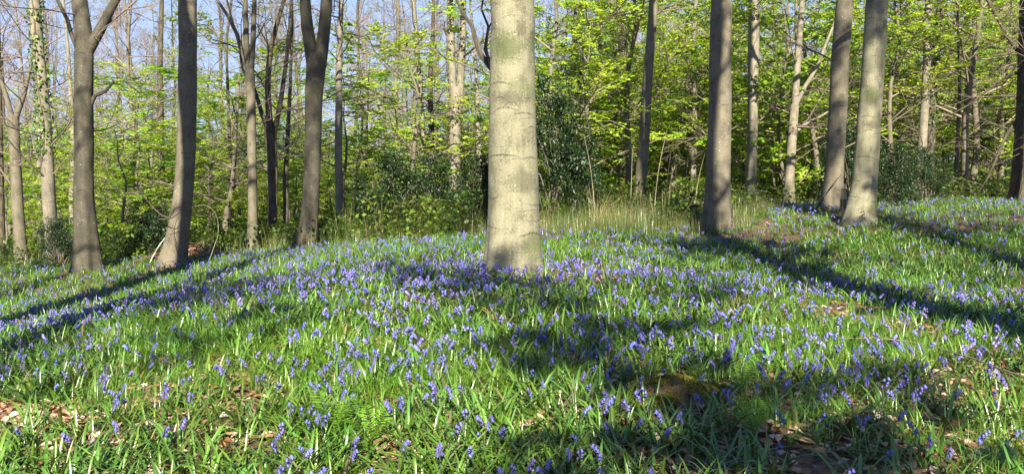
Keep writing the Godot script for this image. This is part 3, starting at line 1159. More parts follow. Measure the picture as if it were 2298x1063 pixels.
	# the wood beyond, too far to tell apart
	var sprays := []
	for k in 3:
		rng.seed = 90 + k
		var b := Buf.new()
		for e in 70:
			var q := ball() * Vector3(0.8, 0.22, 0.8)
			var d := (q.normalized() + ball() * 0.5).normalized()
			var up := (Vector3(0, 0.8, 0.45) + ball() * 0.6).normalized()
			up = (up - d * up.dot(d)).normalized()
			b.leaf(q, d, up, f(0.09, 0.16), f(0.06, 0.1), tone(Color.WHITE, 0.25, 0.1))
		sprays.append(b.made())
	rng.seed = 95
	var w := [[], [], []]
	var c := [[], [], []]
	for k in 15000:
		var d := sqrt(f(42.0 * 42.0, 115.0 * 115.0))
		var x := f(-1, 1) * d * 0.72
		var clump := lumps.get_noise_2d(x * 9.0, d * 9.0)
		var h := pow(f(0, 1), 1.5) * (5.5 + 5.0 * clump + d * 0.03) * low_left(x, -d)
		var q := rng.randi() % 3
		var kind := lumps.get_noise_2d(x * 5.0 + 300.0, d * 5.0)
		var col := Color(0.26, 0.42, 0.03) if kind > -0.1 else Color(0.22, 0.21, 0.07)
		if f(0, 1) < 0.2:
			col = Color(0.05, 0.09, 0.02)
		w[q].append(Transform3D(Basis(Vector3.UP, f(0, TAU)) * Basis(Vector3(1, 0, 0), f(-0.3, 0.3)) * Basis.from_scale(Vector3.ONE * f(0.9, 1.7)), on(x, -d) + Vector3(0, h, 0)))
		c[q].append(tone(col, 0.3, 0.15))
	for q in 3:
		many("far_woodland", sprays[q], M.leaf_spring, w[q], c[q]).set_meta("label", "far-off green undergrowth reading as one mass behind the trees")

func edge_growth() -> void:
	# low brambles and dead stalks where the flowers stop
	var clump := []
	for k in 3:
		rng.seed = 110 + k
		var b := Buf.new()
		for e in 60:
			var q := ball() * Vector3(0.3, 0.0, 0.3) + Vector3(0, pow(f(0, 1), 1.3) * 0.4, 0)
			var d := (Vector3(q.x, 0, q.z).normalized() + ball() * 0.7).normalized()
			var up := (Vector3(0, 0.8, 0.3) + ball() * 0.6).normalized()
			up = (up - d * up.dot(d)).normalized()
			b.leaf(q, d, up, f(0.045, 0.08), f(0.035, 0.055), tone(Color.WHITE, 0.3, 0.12), 0.06)
		for e in 5:
			var a := f(0, TAU)
			b.tube(PackedVector3Array([Vector3(0, -0.05, 0), Vector3(cos(a) * 0.15, 0.35, sin(a) * 0.15), Vector3(cos(a) * 0.4, 0.3, sin(a) * 0.4)]), PackedFloat32Array([0.004, 0.003, 0.002]), 3, Color(0.6, 0.4, 0.3))
		clump.append(b.made())
	rng.seed = 115
	var w := [[], [], []]
	var c := [[], [], []]
	for k in 6500:
		var d := sqrt(f(16.5 * 16.5, 40.0 * 40.0))
		var x := f(-1, 1) * d * 0.72
		var n := patchy.get_noise_2d(x * 4.0 + 31.0, d * 4.0)
		if n < -0.22 and d < 26.0:
			continue
		if d < edge(x) + f(-0.3, 0.6):
			continue
		var q := rng.randi() % 3
		var s := f(0.7, 1.8)
		w[q].append(Transform3D(Basis(Vector3.UP, f(0, TAU)) * Basis.from_scale(Vector3(s, s * f(0.7, 1.6), s)), on(x, -d)))
		c[q].append(tone(Color(0.05, 0.1, 0.015) if f(0, 1) < 0.55 else Color(0.13, 0.22, 0.02), 0.3, 0.15))
	for q in 3:
		many("undergrowth", clump[q], M.leaf_spring, w[q], c[q]).set_meta("label", "low bramble and leafy undergrowth along the edge of the flowers")
	var stalk := []
	for k in 4:
		rng.seed = 120 + k
		var b := Buf.new()
		for e in 7:
			var p := PackedVector3Array()
			var r := PackedFloat32Array()
			var q := Vector3(f(-0.2, 0.2), -0.05, f(-0.2, 0.2))
			var d := Vector3(f(-0.3, 0.3), 1, f(-0.3, 0.3)).normalized()
			var l := f(0.25, 0.9)
			for j in 5:
				p.append(q)
				r.append(lerpf(0.005, 0.0015, j / 4.0))
				q += d * l / 4.0
				d = (d + ball() * 0.16 + Vector3(0, -0.03, 0)).normalized()
			b.tube(p, r, 3, tone(Color.WHITE, 0.25, 0.08))
		stalk.append(b.made())
	var sedge := []
	for k in 3:
		rng.seed = 128 + k
		var b := Buf.new()
		for e in 26:
			grass_blade(b, Vector3(f(-0.2, 0.2), -0.01, f(-0.2, 0.2)), f(0, TAU), f(0.25, 0.6), f(0.004, 0.007), f(0.02, 0.5), f(0.2, 1.3), tone(Color.WHITE, 0.3, 0.12))
		sedge.append(b.made())
	rng.seed = 129
	var ew := [[], [], []]
	var ec := [[], [], []]
	for k in 1900:
		var x := f(-0.5, 6.5) if f(0, 1) < 0.6 else f(-13.0, 16.0)
		var d := edge(x) + f(-0.4, 6.0)
		var q := rng.randi() % 3
		ew[q].append(Transform3D(Basis(Vector3.UP, f(0, TAU)) * Basis.from_scale(Vector3.ONE * f(0.6, 1.2)), on(x, -d)))
		ec[q].append(tone(Color(0.08, 0.135, 0.025) if f(0, 1) < 0.65 else Color(0.15, 0.135, 0.06), 0.3, 0.15))
	for q in 3:
		many("tall_grass", sedge[q], M.blade, ew[q], ec[q]).set_meta("label", "tall olive grass where the flowers meet the wood")
	rng.seed = 125
	var sw := [[], [], [], []]
	var sc := [[], [], [], []]
	for k in 190:
		var d := f(16.3, 27.0)
		var x := f(0.0, 6.5) if f(0, 1) < 0.5 else f(-1, 1) * d * 0.68
		if d < edge(x) - 0.2:
			continue
		var q := rng.randi() % 4
		sw[q].append(Transform3D(Basis(Vector3.UP, f(0, TAU)) * Basis.from_scale(Vector3.ONE * f(0.6, 1.3)), on(x, -d)))
		sc[q].append(tone(Color(0.27, 0.25, 0.1) if f(0, 1) < 0.7 else Color(0.22, 0.14, 0.08), 0.25, 0.1))
	for q in 4:
		many("dry_stalks", stalk[q], M.stem, sw[q], sc[q]).set_meta("label", "pale dry stalks standing where the flowers meet the wood")

const YOUNG_AT := [
	[Vector3(2.282, 0.203, -24), 2, 0.8, 0.4], [Vector3(1.532, 0.104, -26), 0, 0.75, 2.1], [Vector3(3.674, 0.004, -28), 0, 0.85, 4.0], [Vector3(6.737, -0.059, -31), 2, 0.8, 1.0], [Vector3(8.52, -0.012, -30), 0, 0.85, 3.3],
	[Vector3(9.526, 0.035, -29), 1, 0.95, 5.0], [Vector3(10.896, 0.035, -29), 0, 0.8, 1.9], [Vector3(14.835, -0.059, -31), 2, 1.0, 0.2], [Vector3(16.853, 0.071, -30), 1, 0.9, 2.6], [Vector3(16.815, 0.237, -28), 0, 0.7, 3.9],
	[Vector3(-12.081, -1.665, -25), 0, 0.8, 1.1], [Vector3(-13.803, -1.911, -27), 1, 0.9, 2.2], [Vector3(-12.585, -1.876, -28), 3, 1.0, 0.6], [Vector3(-10.093, -1.607, -27), 0, 0.8, 5.2], [Vector3(-10.458, -1.857, -30), 2, 0.8, 4.1],
	[Vector3(-17.063, -2.191, -28), 0, 0.85, 0.9], [Vector3(-16.571, -1.934, -26), 1, 0.9, 3.0], [Vector3(-16.93, -2.278, -30), 2, 0.75, 1.6], [Vector3(-7.836, -1.504, -29), 1, 0.9, 0.3], [Vector3(-6.93, -1.436, -30), 0, 0.8, 2.9],
	[Vector3(-5.216, -1.09, -28), 3, 1.0, 4.6], [Vector3(-1.637, -1.35, -33), 0, 0.9, 1.4], [Vector3(-3.2, -1.516, -35), 1, 1.0, 3.7], [Vector3(18.156, -0.106, -34), 4, 1.0, 5.5]]

func shade_tree(label: String, x: float, z: float, h: float, r: float, first: float, count: int, sd: int) -> void:
	var st := bare_style(Color(0.16, 0.13, 0.1))
	st.kids = [0, 2, 3, 5, 5]
	var t := tall_tree(sd, h, r, first, count, st, M.bark_beech, 0.0)
	t.name = numbered("beech_tree")
	add_child(t)
	t.position = on(x, z)
	tag(t, label, "tree", "tall beeches near the path")

func leafy_shade(label: String, x: float, z: float, h: float, low: float, spread: float, sd: int, count := 8) -> void:
	var t := young_tree(sd, h, 0.1, low, count, spread, Color(0.25, 0.36, 0.02))
	t.name = numbered("leafy_tree")
	add_child(t)
	t.position = on(x, z)
	tag(t, label, "tree", "small leafy trees behind the path")

# ---------------------------------------------------------------- the scene
func _ready() -> void:
	var cam := Camera3D.new()
	cam.name = "camera"
	cam.fov = rad_to_deg(2.0 * atan(531.5 / 1800.0))
	cam.near = 0.05
	cam.far = 1200.0
	cam.position = Vector3(0, 1.4, 0)
	cam.rotation.x = -atan(151.5 / 1800.0)
	add_child(cam)
	var we := WorldEnvironment.new()
	we.name = "world_environment"
	var env := Environment.new()
	env.background_mode = Environment.BG_SKY
	var sky := Sky.new()
	var sm := ProceduralSkyMaterial.new()
	sm.sky_top_color = lin(0.042, 0.08, 0.205)
	sm.sky_horizon_color = lin(0.22, 0.3, 0.45)
	sm.sky_curve = 0.3
	sm.ground_bottom_color = lin(0.05, 0.05, 0.035)
	sm.ground_horizon_color = lin(0.3, 0.32, 0.3)
	sm.sun_angle_max = 12.0
	sky.sky_material = sm
	env.sky = sky
	env.tonemap_mode = Environment.TONE_MAPPER_LINEAR
	env.tonemap_exposure = 3.3
	env.sdfgi_enabled = true
	env.ssao_enabled = true
	env.ssil_enabled = true
	we.environment = env
	add_child(we)
	var sun := DirectionalLight3D.new()
	sun.name = "sun"
	sun.light_energy = 1.6
	sun.light_color = Color(1.0, 0.955, 0.87)
	sun.light_angular_distance = 0.5
	sun.shadow_enabled = true
	sun.look_at_from_position(SUN * 50.0, Vector3.ZERO)
	add_child(sun)

	lumps.seed = 3
	lumps.frequency = 0.02
	lumps.fractal_octaves = 3
	patchy.seed = 9
	patchy.frequency = 0.05
	patchy.fractal_octaves = 3
	bake_ground()
	materials()
	open_spots = [[Vector3(-2.939, -0.119, -4.66), 0.38, 1.0], [Vector3(-2.517, -0.073, -4.52), 0.22, 0.9], [Vector3(-3.354, -0.162, -4.88), 0.4, 1.0], [Vector3(-2.277, -0.04, -4.9), 0.12, 0.4], [mound_at, 0.36, 1.0], [Vector3(0.695, 0.068, -4.2), 0.22, 0.8], [Vector3(2.211, 0.054, -3.76), 0.25, 0.6], [Vector3(2.484, 0.055, -3.82), 0.2, 0.6],
		[Vector3(-1.078, 0.081, -5.72), 0.2, 0.6], [Vector3(3.002, 0.013, -7.62), 0.3, 0.6], [Vector3(-1.819, 0.047, -6.34), 0.2, 0.5], [Vector3(0.232, 0.06, -4.04), 0.25, 0.7], [Vector3(-0.534, 0.032, -3.76), 0.2, 0.7], [Vector3(5.575, -0.185, -10.92), 0.2, 0.5], [Vector3(-1.795, -0.007, -4.52), 0.12, 0.5], [Vector3(5.482, -0.173, -8.78), 0.22, 0.5], [Vector3(-2.441, -0.079, -4), 0.25, 0.7]]
	ground()

	# the trunks that stand out, from the left
	great_tree("beech_tree", "slim mossy trunk cut off by the left edge of the photo", "tree", [[Vector3(-14.762, -1.55, -23), 0.102], [Vector3(-14.678, 0.509, -23), 0.096], [Vector3(-14.593, 3.04, -23), 0.089], [Vector3(-14.509, 5.524, -23), 0.077]], M.bark_rough, {"low": 4})
	great_tree("beech_tree", "slender grey trunk near the left edge, forking low into thin limbs", "tree", [[Vector3(-13.252, -1.236, -21.5), 0.155], [Vector3(-13.262, -0.271, -21.5), 0.143], [Vector3(-13.272, 0.925, -21.5), 0.143], [Vector3(-13.27, 2.11, -21.5), 0.131], [Vector3(-13.27, 2.792, -21.5), 0.143]], M.bark_beech,
		{"limbs": [[[Vector3(-13.278, 2.639, -21.5), 0.09], [Vector3(-13.43, 3.342, -21.5), 0.06], [Vector3(-13.596, 3.983, -21.5), 0.048]], [[Vector3(-13.254, 2.639, -21.5), 0.078], [Vector3(-13.011, 3.225, -21.5), 0.06], [Vector3(-12.842, 3.75, -21.5), 0.048], [Vector3(-12.619, 4.678, -21.5), 0.036], [Vector3(-12.503, 5.829, -21.5), 0.03]]], "low": 7, "top": 9.0})
	var ivied := [[Vector3(-11.775, -1.114, -20.5), 0.171], [Vector3(-11.811, -0.423, -20.5), 0.159], [Vector3(-11.847, 0.72, -20.5), 0.154], [Vector3(-11.849, 1.852, -20.5), 0.148], [Vector3(-11.862, 2.973, -20.5), 0.137], [Vector3(-11.914, 3.974, -20.5), 0.137], [Vector3(-11.954, 4.966, -20.5), 0.137], [Vector3(-11.966, 5.623, -20.5), 0.125]]
	great_tree("beech_tree", "tall trunk with ivy on its upper part, left of the stub-armed trunk", "tree", ivied, M.bark_pale, {"low": 12, "crown": 14})
	var stub := [[Vector3(-9.436, 2.752, -18), 0.065], [Vector3(-9.266, 3.026, -18), 0.045], [Vector3(-9.034, 3.124, -18), 0.035], [Vector3(-8.827, 3.348, -18), 0.025]]
	stub[0].append(true)
	great_tree("beech_tree", "mossy forked trunk at left with a broken stub pointing right", "tree", [[Vector3(-9.624, -0.787, -18), 0.25], [Vector3(-9.619, 0.001, -18), 0.225], [Vector3(-9.613, 0.803, -18), 0.21], [Vector3(-9.564, 1.895, -18), 0.2], [Vector3(-9.534, 2.781, -18), 0.19], [Vector3(-9.489, 3.562, -18), 0.195], [Vector3(-9.461, 4.193, -18), 0.2], [Vector3(-9.486, 4.724, -18), 0.17], [Vector3(-9.518, 5.108, -18), 0.155]], M.bark_dark,
		{"flare": 0.5, "sides": 28, "step": 0.12, "bumps": 0.07, "limbs": [[[Vector3(-9.465, 4.531, -18), 0.15], [Vector3(-9.51, 5.06, -18), 0.145], [Vector3(-9.541, 5.682, -18), 0.135]], [[Vector3(-9.381, 3.999, -18), 0.125], [Vector3(-9.105, 4.454, -18), 0.11], [Vector3(-8.862, 4.868, -18), 0.095], [Vector3(-8.651, 5.223, -18), 0.085]], [[Vector3(-9.615, 4.048, -18), 0.045], [Vector3(-9.737, 4.386, -18), 0.045], [Vector3(-9.802, 4.675, -18), 0.04], [Vector3(-10.025, 5.156, -18), 0.035]], stub], "limb_twigs": 5, "low": 4})
	great_tree("beech_tree", "bent grey trunk at left with a wide foot, brush pile behind it", "tree", [[Vector3(-7.648, -0.706, -18), 0.25], [Vector3(-7.55, -0.201, -18), 0.22], [Vector3(-7.472, 0.302, -18), 0.21], [Vector3(-7.358, 1.002, -18), 0.205], [Vector3(-7.277, 1.895, -18), 0.205], [Vector3(-7.214, 3.173, -18), 0.2], [Vector3(-7.171, 4.145, -18), 0.195], [Vector3(-7.138, 5.108, -18), 0.19]], M.bark_beech, {"sides": 28, "step": 0.12, "flare": 0.42, "lobes": 3})
	great_tree("beech_tree", "slim straight trunk right of the bent trunk, splitting into two stems", "tree", [[Vector3(-6.84, -0.88, -21), 0.128], [Vector3(-6.8, 0.586, -21), 0.117], [Vector3(-6.785, 1.978, -21), 0.117], [Vector3(-6.777, 3.126, -21), 0.117], [Vector3(-6.78, 3.866, -21), 0.128]], M.bark_beech,
		{"limbs": [[[Vector3(-6.774, 3.639, -21), 0.076], [Vector3(-6.843, 4.489, -21), 0.07], [Vector3(-6.847, 5.165, -21), 0.07], [Vector3(-6.851, 5.838, -21), 0.064]], [[Vector3(-6.763, 3.639, -21), 0.07], [Vector3(-6.694, 4.489, -21), 0.064], [Vector3(-6.638, 5.278, -21), 0.064], [Vector3(-6.611, 5.838, -21), 0.058]], [[Vector3(-6.812, 3.525, -21), 0.052], [Vector3(-6.867, 4.036, -21), 0.052], [Vector3(-7.096, 4.884, -21), 0.047], [Vector3(-7.312, 5.334, -21), 0.041], [Vector3(-7.639, 5.838, -21), 0.035]]], "limb_twigs": 6, "low": 5})
	great_tree("oak_tree", "dark rough trunk with many crooked limbs beside the Y-forked trunk", "tree", [[Vector3(-6.945, -0.839, -23), 0.141], [Vector3(-6.882, 0.125, -23), 0.128], [Vector3(-6.844, 1.146, -23), 0.141], [Vector3(-6.872, 2.033, -23), 0.153], [Vector3(-6.884, 2.6, -23), 0.166]], M.bark_rough,
		{"bumps": 0.08, "limbs": [[[Vector3(-6.887, 2.474, -23), 0.102], [Vector3(-6.932, 3.665, -23), 0.083], [Vector3(-6.816, 4.783, -23), 0.07], [Vector3(-6.609, 5.524, -23), 0.058], [Vector3(-6.366, 6.26, -23), 0.051]], [[Vector3(-6.936, 2.512, -23), 0.083], [Vector3(-7.138, 3.04, -23), 0.064], [Vector3(-7.311, 3.665, -23), 0.051], [Vector3(-7.613, 4.163, -23), 0.038], [Vector3(-7.718, 4.907, -23), 0.032]], [[Vector3(-6.814, 2.348, -23), 0.083], [Vector3(-6.632, 3.04, -23), 0.07], [Vector3(-6.412, 4.287, -23), 0.058], [Vector3(-6.261, 5.401, -23), 0.051], [Vector3(-6.178, 6.26, -23), 0.045]]], "limb_twigs": 11, "low": 9})
	great_tree("oak_tree", "thin dark trunk tucked between the rough oak and the Y-forked trunk", "tree", [[Vector3(-6.815, -0.801, -24), 0.093], [Vector3(-6.778, 0.203, -24), 0.087], [Vector3(-6.769, 1.135, -24), 0.08], [Vector3(-6.691, 2.192, -24), 0.067], [Vector3(-6.575, 3.763, -24), 0.053], [Vector3(-6.464, 5.703, -24), 0.04]], M.bark_rough, {"low": 10, "crown": 8})
	great_tree("beech_tree", "stout dark trunk left of centre forking into a Y", "tree", [[Vector3(-5.18, -0.558, -20), 0.244], [Vector3(-5.091, -0.043, -20), 0.206], [Vector3(-5.021, 0.625, -20), 0.2], [Vector3(-4.971, 1.4, -20), 0.2], [Vector3(-4.931, 2.279, -20), 0.2], [Vector3(-4.891, 3.152, -20), 0.211], [Vector3(-4.833, 3.803, -20), 0.233], [Vector3(-4.791, 4.256, -20), 0.244]], M.bark_dark,
		{"sides": 26, "step": 0.12, "flare": 0.5, "limbs": [[[Vector3(-4.886, 3.911, -20), 0.167], [Vector3(-4.981, 4.611, -20), 0.15], [Vector3(-5.044, 5.2, -20), 0.139], [Vector3(-5.067, 5.68, -20), 0.133]], [[Vector3(-4.744, 3.911, -20), 0.167], [Vector3(-4.618, 4.718, -20), 0.15], [Vector3(-4.552, 5.307, -20), 0.139], [Vector3(-4.523, 5.68, -20), 0.133]]], "limb_twigs": 3})
	great_tree("beech_tree", "thin straight pale trunk right of the Y-forked trunk", "tree", [[Vector3(-4.952, -0.645, -23), 0.115], [Vector3(-4.956, 0.509, -23), 0.109], [Vector3(-4.959, 1.78, -23), 0.109], [Vector3(-4.923, 3.04, -23), 0.102], [Vector3(-4.901, 4.287, -23), 0.089], [Vector3(-4.828, 5.524, -23), 0.07], [Vector3(-4.79, 6.26, -23), 0.058]], M.bark_pale, {"low": 14, "crown": 10})
	great_tree("beech_tree", "pale scarred trunk with two fused stems, left of the great trunk", "tree", [[Vector3(-1.971, -0.699, -27), 0.195], [Vector3(-1.948, 0.654, -27), 0.188], [Vector3(-1.909, 2.143, -27), 0.188], [Vector3(-1.872, 3.325, -27), 0.195], [Vector3(-1.852, 4.132, -27), 0.225]], M.bark_pale,
		{"bumps": 0.09, "limbs": [[[Vector3(-1.959, 3.692, -27), 0.128], [Vector3(-1.995, 5.081, -27), 0.12], [Vector3(-2.033, 6.096, -27), 0.113], [Vector3(-2.041, 7.106, -27), 0.105]], [[Vector3(-1.751, 3.692, -27), 0.128], [Vector3(-1.67, 5.081, -27), 0.12], [Vector3(-1.62, 6.096, -27), 0.105], [Vector3(-1.6, 7.106, -27), 0.09]]], "limb_twigs": 9, "low": 6})
	great_tree("beech_tree", "great pale smooth trunk in the centre with creased bark", "tree", [[Vector3(0.005, 0.216, -9.4), 0.295], [Vector3(0.01, 0.459, -9.4), 0.29], [Vector3(0.016, 0.774, -9.4), 0.285], [Vector3(0.016, 1.296, -9.4), 0.282], [Vector3(0.005, 1.813, -9.4), 0.272], [Vector3(0, 2.326, -9.4), 0.264], [Vector3(0, 2.833, -9.4), 0.256], [Vector3(0, 3.336, -9.4), 0.251]], M.bark_great,
		{"sides": 56, "step": 0.05, "flare": 0.3, "lobes": 4, "bumps": 0.018, "top": 15.0})
	great_tree("oak_tree", "crooked dark tree mostly hidden behind the great trunk, limbs showing left", "tree", [[Vector3(-0.055, -0.002, -14), 0.171], [Vector3(-0.047, 1.245, -14), 0.156], [Vector3(-0.069, 2.398, -14), 0.14], [Vector3(-0.084, 3.082, -14), 0.132]], M.bark_rough,
		{"limbs": [[[Vector3(-0.131, 2.855, -14), 0.062], [Vector3(-0.376, 3.158, -14), 0.051], [Vector3(-0.544, 3.369, -14), 0.047], [Vector3(-0.635, 3.648, -14), 0.043], [Vector3(-0.68, 3.835, -14), 0.035], [Vector3(-0.846, 4.075, -14), 0.027], [Vector3(-0.982, 4.358, -14), 0.023]], [[Vector3(-0.337, 3.12, -14), 0.035], [Vector3(-0.467, 3.459, -14), 0.027], [Vector3(-0.405, 3.835, -14), 0.023], [Vector3(-0.526, 4.135, -14), 0.019], [Vector3(-0.464, 4.433, -14), 0.016]], [[Vector3(-0.069, 2.93, -14), 0.093], [Vector3(0.008, 3.61, -14), 0.078], [Vector3(0.069, 4.284, -14), 0.07]]], "limb_twigs": 5})
	great_tree("beech_tree", "slim brown trunk leaning right, pale at its foot, right of centre", "tree", [[Vector3(3.697, 0.151, -23), 0.179], [Vector3(3.676, 0.764, -23), 0.166], [Vector3(3.705, 1.4, -23), 0.16], [Vector3(3.78, 2.411, -23), 0.153], [Vector3(3.826, 3.665, -23), 0.141], [Vector3(3.909, 4.907, -23), 0.134], [Vector3(3.979, 6.138, -23), 0.128]], M.bark_beech, {"flare": 0.3})
	great_tree("beech_tree", "stout trunk right of centre, half in dark shade, wide flared foot", "tree", [[Vector3(4.248, 0.08, -16.5), 0.266], [Vector3(4.258, 0.486, -16.5), 0.247], [Vector3(4.237, 1.035, -16.5), 0.238], [Vector3(4.24, 1.763, -16.5), 0.234], [Vector3(4.24, 2.576, -16.5), 0.229], [Vector3(4.23, 3.471, -16.5), 0.22], [Vector3(4.23, 4.27, -16.5), 0.215], [Vector3(4.228, 4.799, -16.5), 0.211]], M.bark_beech, {"sides": 32, "step": 0.1, "flare": 0.38})
	great_tree("beech_tree", "slim pale trunk just right of the half-shaded trunk", "tree", [[Vector3(7.435, 0.154, -25), 0.194], [Vector3(7.435, 0.709, -25), 0.174], [Vector3(7.456, 2.088, -25), 0.153], [Vector3(7.436, 3.454, -25), 0.153], [Vector3(7.425, 4.943, -25), 0.167], [Vector3(7.415, 5.882, -25), 0.167], [Vector3(7.385, 6.55, -25), 0.174]], M.bark_pale, {"low": 6, "bumps": 0.06})
	great_tree("beech_tree", "spindly trunk with pale spreading limbs left of the dappled trunk", "tree", [[Vector3(8.643, 0.209, -25), 0.167], [Vector3(8.644, 1.124, -25), 0.139], [Vector3(8.681, 2.225, -25), 0.139], [Vector3(8.73, 3.386, -25), 0.132]], M.bark_pale,
		{"limbs": [[[Vector3(8.736, 3.182, -25), 0.111], [Vector3(8.778, 4.538, -25), 0.104], [Vector3(8.837, 5.749, -25), 0.09], [Vector3(8.863, 6.683, -25), 0.083]], [[Vector3(8.732, 3.318, -25), 0.076], [Vector3(9.068, 3.997, -25), 0.062], [Vector3(9.394, 4.538, -25), 0.056], [Vector3(9.582, 5.078, -25), 0.042]], [[Vector3(8.728, 2.499, -25), 0.062], [Vector3(9.037, 2.773, -25), 0.049], [Vector3(9.511, 3.018, -25), 0.042]]], "limb_twigs": 8, "low": 6})
	great_tree("beech_tree", "dappled grey trunk leaning right, behind the flared pale trunk", "tree", [[Vector3(7.971, 0.425, -20), 0.244], [Vector3(8.012, 1.179, -20), 0.211], [Vector3(8.038, 2.06, -20), 0.211], [Vector3(8.06, 3.043, -20), 0.211], [Vector3(8.077, 4.127, -20), 0.211], [Vector3(8.113, 4.986, -20), 0.206], [Vector3(8.149, 5.52, -20), 0.2]], M.bark_beech, {"sides": 26, "step": 0.12, "low": 3})
	great_tree("beech_tree", "stout pale flared trunk at right, leaning, dark shade at its top", "tree", [[Vector3(7.161, 0.394, -16.5), 0.261], [Vector3(7.224, 0.944, -16.5), 0.243], [Vector3(7.27, 1.673, -16.5), 0.234], [Vector3(7.289, 2.396, -16.5), 0.229], [Vector3(7.322, 3.204, -16.5), 0.22], [Vector3(7.351, 4.093, -16.5), 0.215], [Vector3(7.36, 4.799, -16.5), 0.206]], M.bark_great, {"sides": 32, "step": 0.1, "flare": 0.34})
	great_tree("beech_tree", "thin pale trunk, left one of the close pair at right", "tree", [[Vector3(12.71, 0.32, -25), 0.153], [Vector3(12.719, 1.4, -25), 0.139], [Vector3(12.743, 2.773, -25), 0.125], [Vector3(12.766, 4.133, -25), 0.118], [Vector3(12.749, 5.481, -25), 0.111], [Vector3(12.73, 6.55, -25), 0.097]], M.bark_pale, {"low": 7})
	var ivied2 := [[Vector3(13.509, 0.219, -26), 0.159], [Vector3(13.501, 1.4, -26), 0.144], [Vector3(13.482, 2.828, -26), 0.144], [Vector3(13.491, 4.242, -26), 0.152], [Vector3(13.571, 5.644, -26), 0.13], [Vector3(13.663, 6.756, -26), 0.108]]
	great_tree("beech_tree", "thin trunk with ivy, right one of the close pair at right", "tree", ivied2, M.bark_rough, {"low": 9})
	great_tree("beech_tree", "very thin upright stem right of the close pair of trunks", "tree", [[Vector3(14.384, 0.364, -26), 0.087], [Vector3(14.379, 1.4, -26), 0.072], [Vector3(14.37, 2.828, -26), 0.058], [Vector3(14.347, 4.242, -26), 0.051], [Vector3(14.238, 5.644, -26), 0.036]], M.bark_brown, {"low": 12, "crown": 5})
	great_tree("oak_tree", "dark trunk near the right edge with low crooked branches", "tree", [[Vector3(14.422, 0.509, -23), 0.128], [Vector3(14.457, 1.78, -23), 0.128], [Vector3(14.466, 3.04, -23), 0.121], [Vector3(14.43, 4.907, -23), 0.115], [Vector3(14.401, 6.138, -23), 0.109]], M.bark_rough,
		{"limbs": [[[Vector3(14.474, 2.889, -23), 0.058], [Vector3(14.119, 2.411, -23), 0.045], [Vector3(13.872, 1.78, -23), 0.038]], [[Vector3(14.449, 4.536, -23), 0.058], [Vector3(13.977, 5.154, -23), 0.051], [Vector3(13.607, 5.77, -23), 0.045], [Vector3(13.335, 6.199, -23), 0.038]], [[Vector3(14.457, 4.163, -23), 0.051], [Vector3(13.95, 3.976, -23), 0.038], [Vector3(13.464, 3.602, -23), 0.032], [Vector3(13.16, 3.353, -23), 0.026]]], "limb_twigs": 8, "low": 8})
	great_tree("oak_tree", "dark trunk cut by the right edge of the photo", "tree", [[Vector3(14.387, 0.466, -22.5), 0.15], [Vector3(14.412, 1.4, -22.5), 0.138], [Vector3(14.395, 2.635, -22.5), 0.131], [Vector3(14.35, 4.831, -22.5), 0.125]], M.bark_rough, {"low": 6})
	great_tree("beech_tree", "dark trunk inside the yellow-green leaves right of the great trunk", "tree", [[Vector3(2.435, -0.096, -30), 0.167], [Vector3(2.375, 1.4, -30), 0.158], [Vector3(2.298, 3.047, -30), 0.15], [Vector3(2.254, 4.679, -30), 0.133], [Vector3(2.312, 5.974, -30), 0.1], [Vector3(2.336, 7.26, -30), 0.075]], M.bark_rough, {"low": 12})
	great_tree("beech_tree", "second darker stem slanting right inside the yellow-green leaves", "tree", [[Vector3(2.74, -0.146, -31), 0.129], [Vector3(2.899, 1.571, -31), 0.121], [Vector3(3.089, 3.441, -31), 0.112], [Vector3(3.28, 4.957, -31), 0.095], [Vector3(3.37, 6.293, -31), 0.077]], M.bark_rough, {"low": 9})
	var ivied3 := [[Vector3(4.465, -0.195, -32), 0.213], [Vector3(4.5, 1.4, -32), 0.204], [Vector3(4.501, 2.807, -32), 0.204], [Vector3(4.48, 4.551, -32), 0.196], [Vector3(4.354, 6.279, -32), 0.178], [Vector3(4.213, 7.992, -32), 0.16]]
	great_tree("beech_tree", "ivied brown trunk just left of the leaning trunk", "tree", ivied3, M.bark_brown, {"low": 10})
	great_tree("beech_tree", "pale slanting stem between the leaning trunk and the half-shaded trunk", "tree", [[Vector3(5.959, 0.571, -30), 0.133], [Vector3(6.031, 1.234, -30), 0.125], [Vector3(6.147, 2.226, -30), 0.108], [Vector3(6.327, 3.293, -30), 0.083], [Vector3(6.447, 3.947, -30), 0.05]], M.bark_pale, {"low": 5, "crown": 5, "top": 7.0})
	great_tree("beech_tree", "thin pale upright stem left of the half-shaded trunk", "tree", [[Vector3(6.316, 0.191, -28), 0.101], [Vector3(6.324, 1.4, -28), 0.101], [Vector3(6.326, 2.937, -28), 0.093], [Vector3(6.318, 4.157, -28), 0.086], [Vector3(6.258, 5.669, -28), 0.078], [Vector3(6.291, 7.168, -28), 0.062]], M.bark_pale, {"low": 7})
	great_tree("beech_tree", "thin pale trunk behind the holly bushes left of centre", "tree", [[Vector3(-3.135, -0.854, -29), 0.121], [Vector3(-3.088, 0.759, -29), 0.113], [Vector3(-3.157, 2.039, -29), 0.113], [Vector3(-3.257, 3.309, -29), 0.105], [Vector3(-3.321, 4.884, -29), 0.081], [Vector3(-3.433, 6.444, -29), 0.072]], M.bark_pale, {"low": 9})
	great_tree("beech_tree", "thin dark trunk behind the holly bushes, beside a paler one", "tree", [[Vector3(-3.127, -1.01, -31), 0.112], [Vector3(-3.126, 1.058, -31), 0.112], [Vector3(-3.095, 2.763, -31), 0.112], [Vector3(-3.132, 4.453, -31), 0.103], [Vector3(-3.031, 6.293, -31), 0.077]], M.bark_rough, {"low": 8})
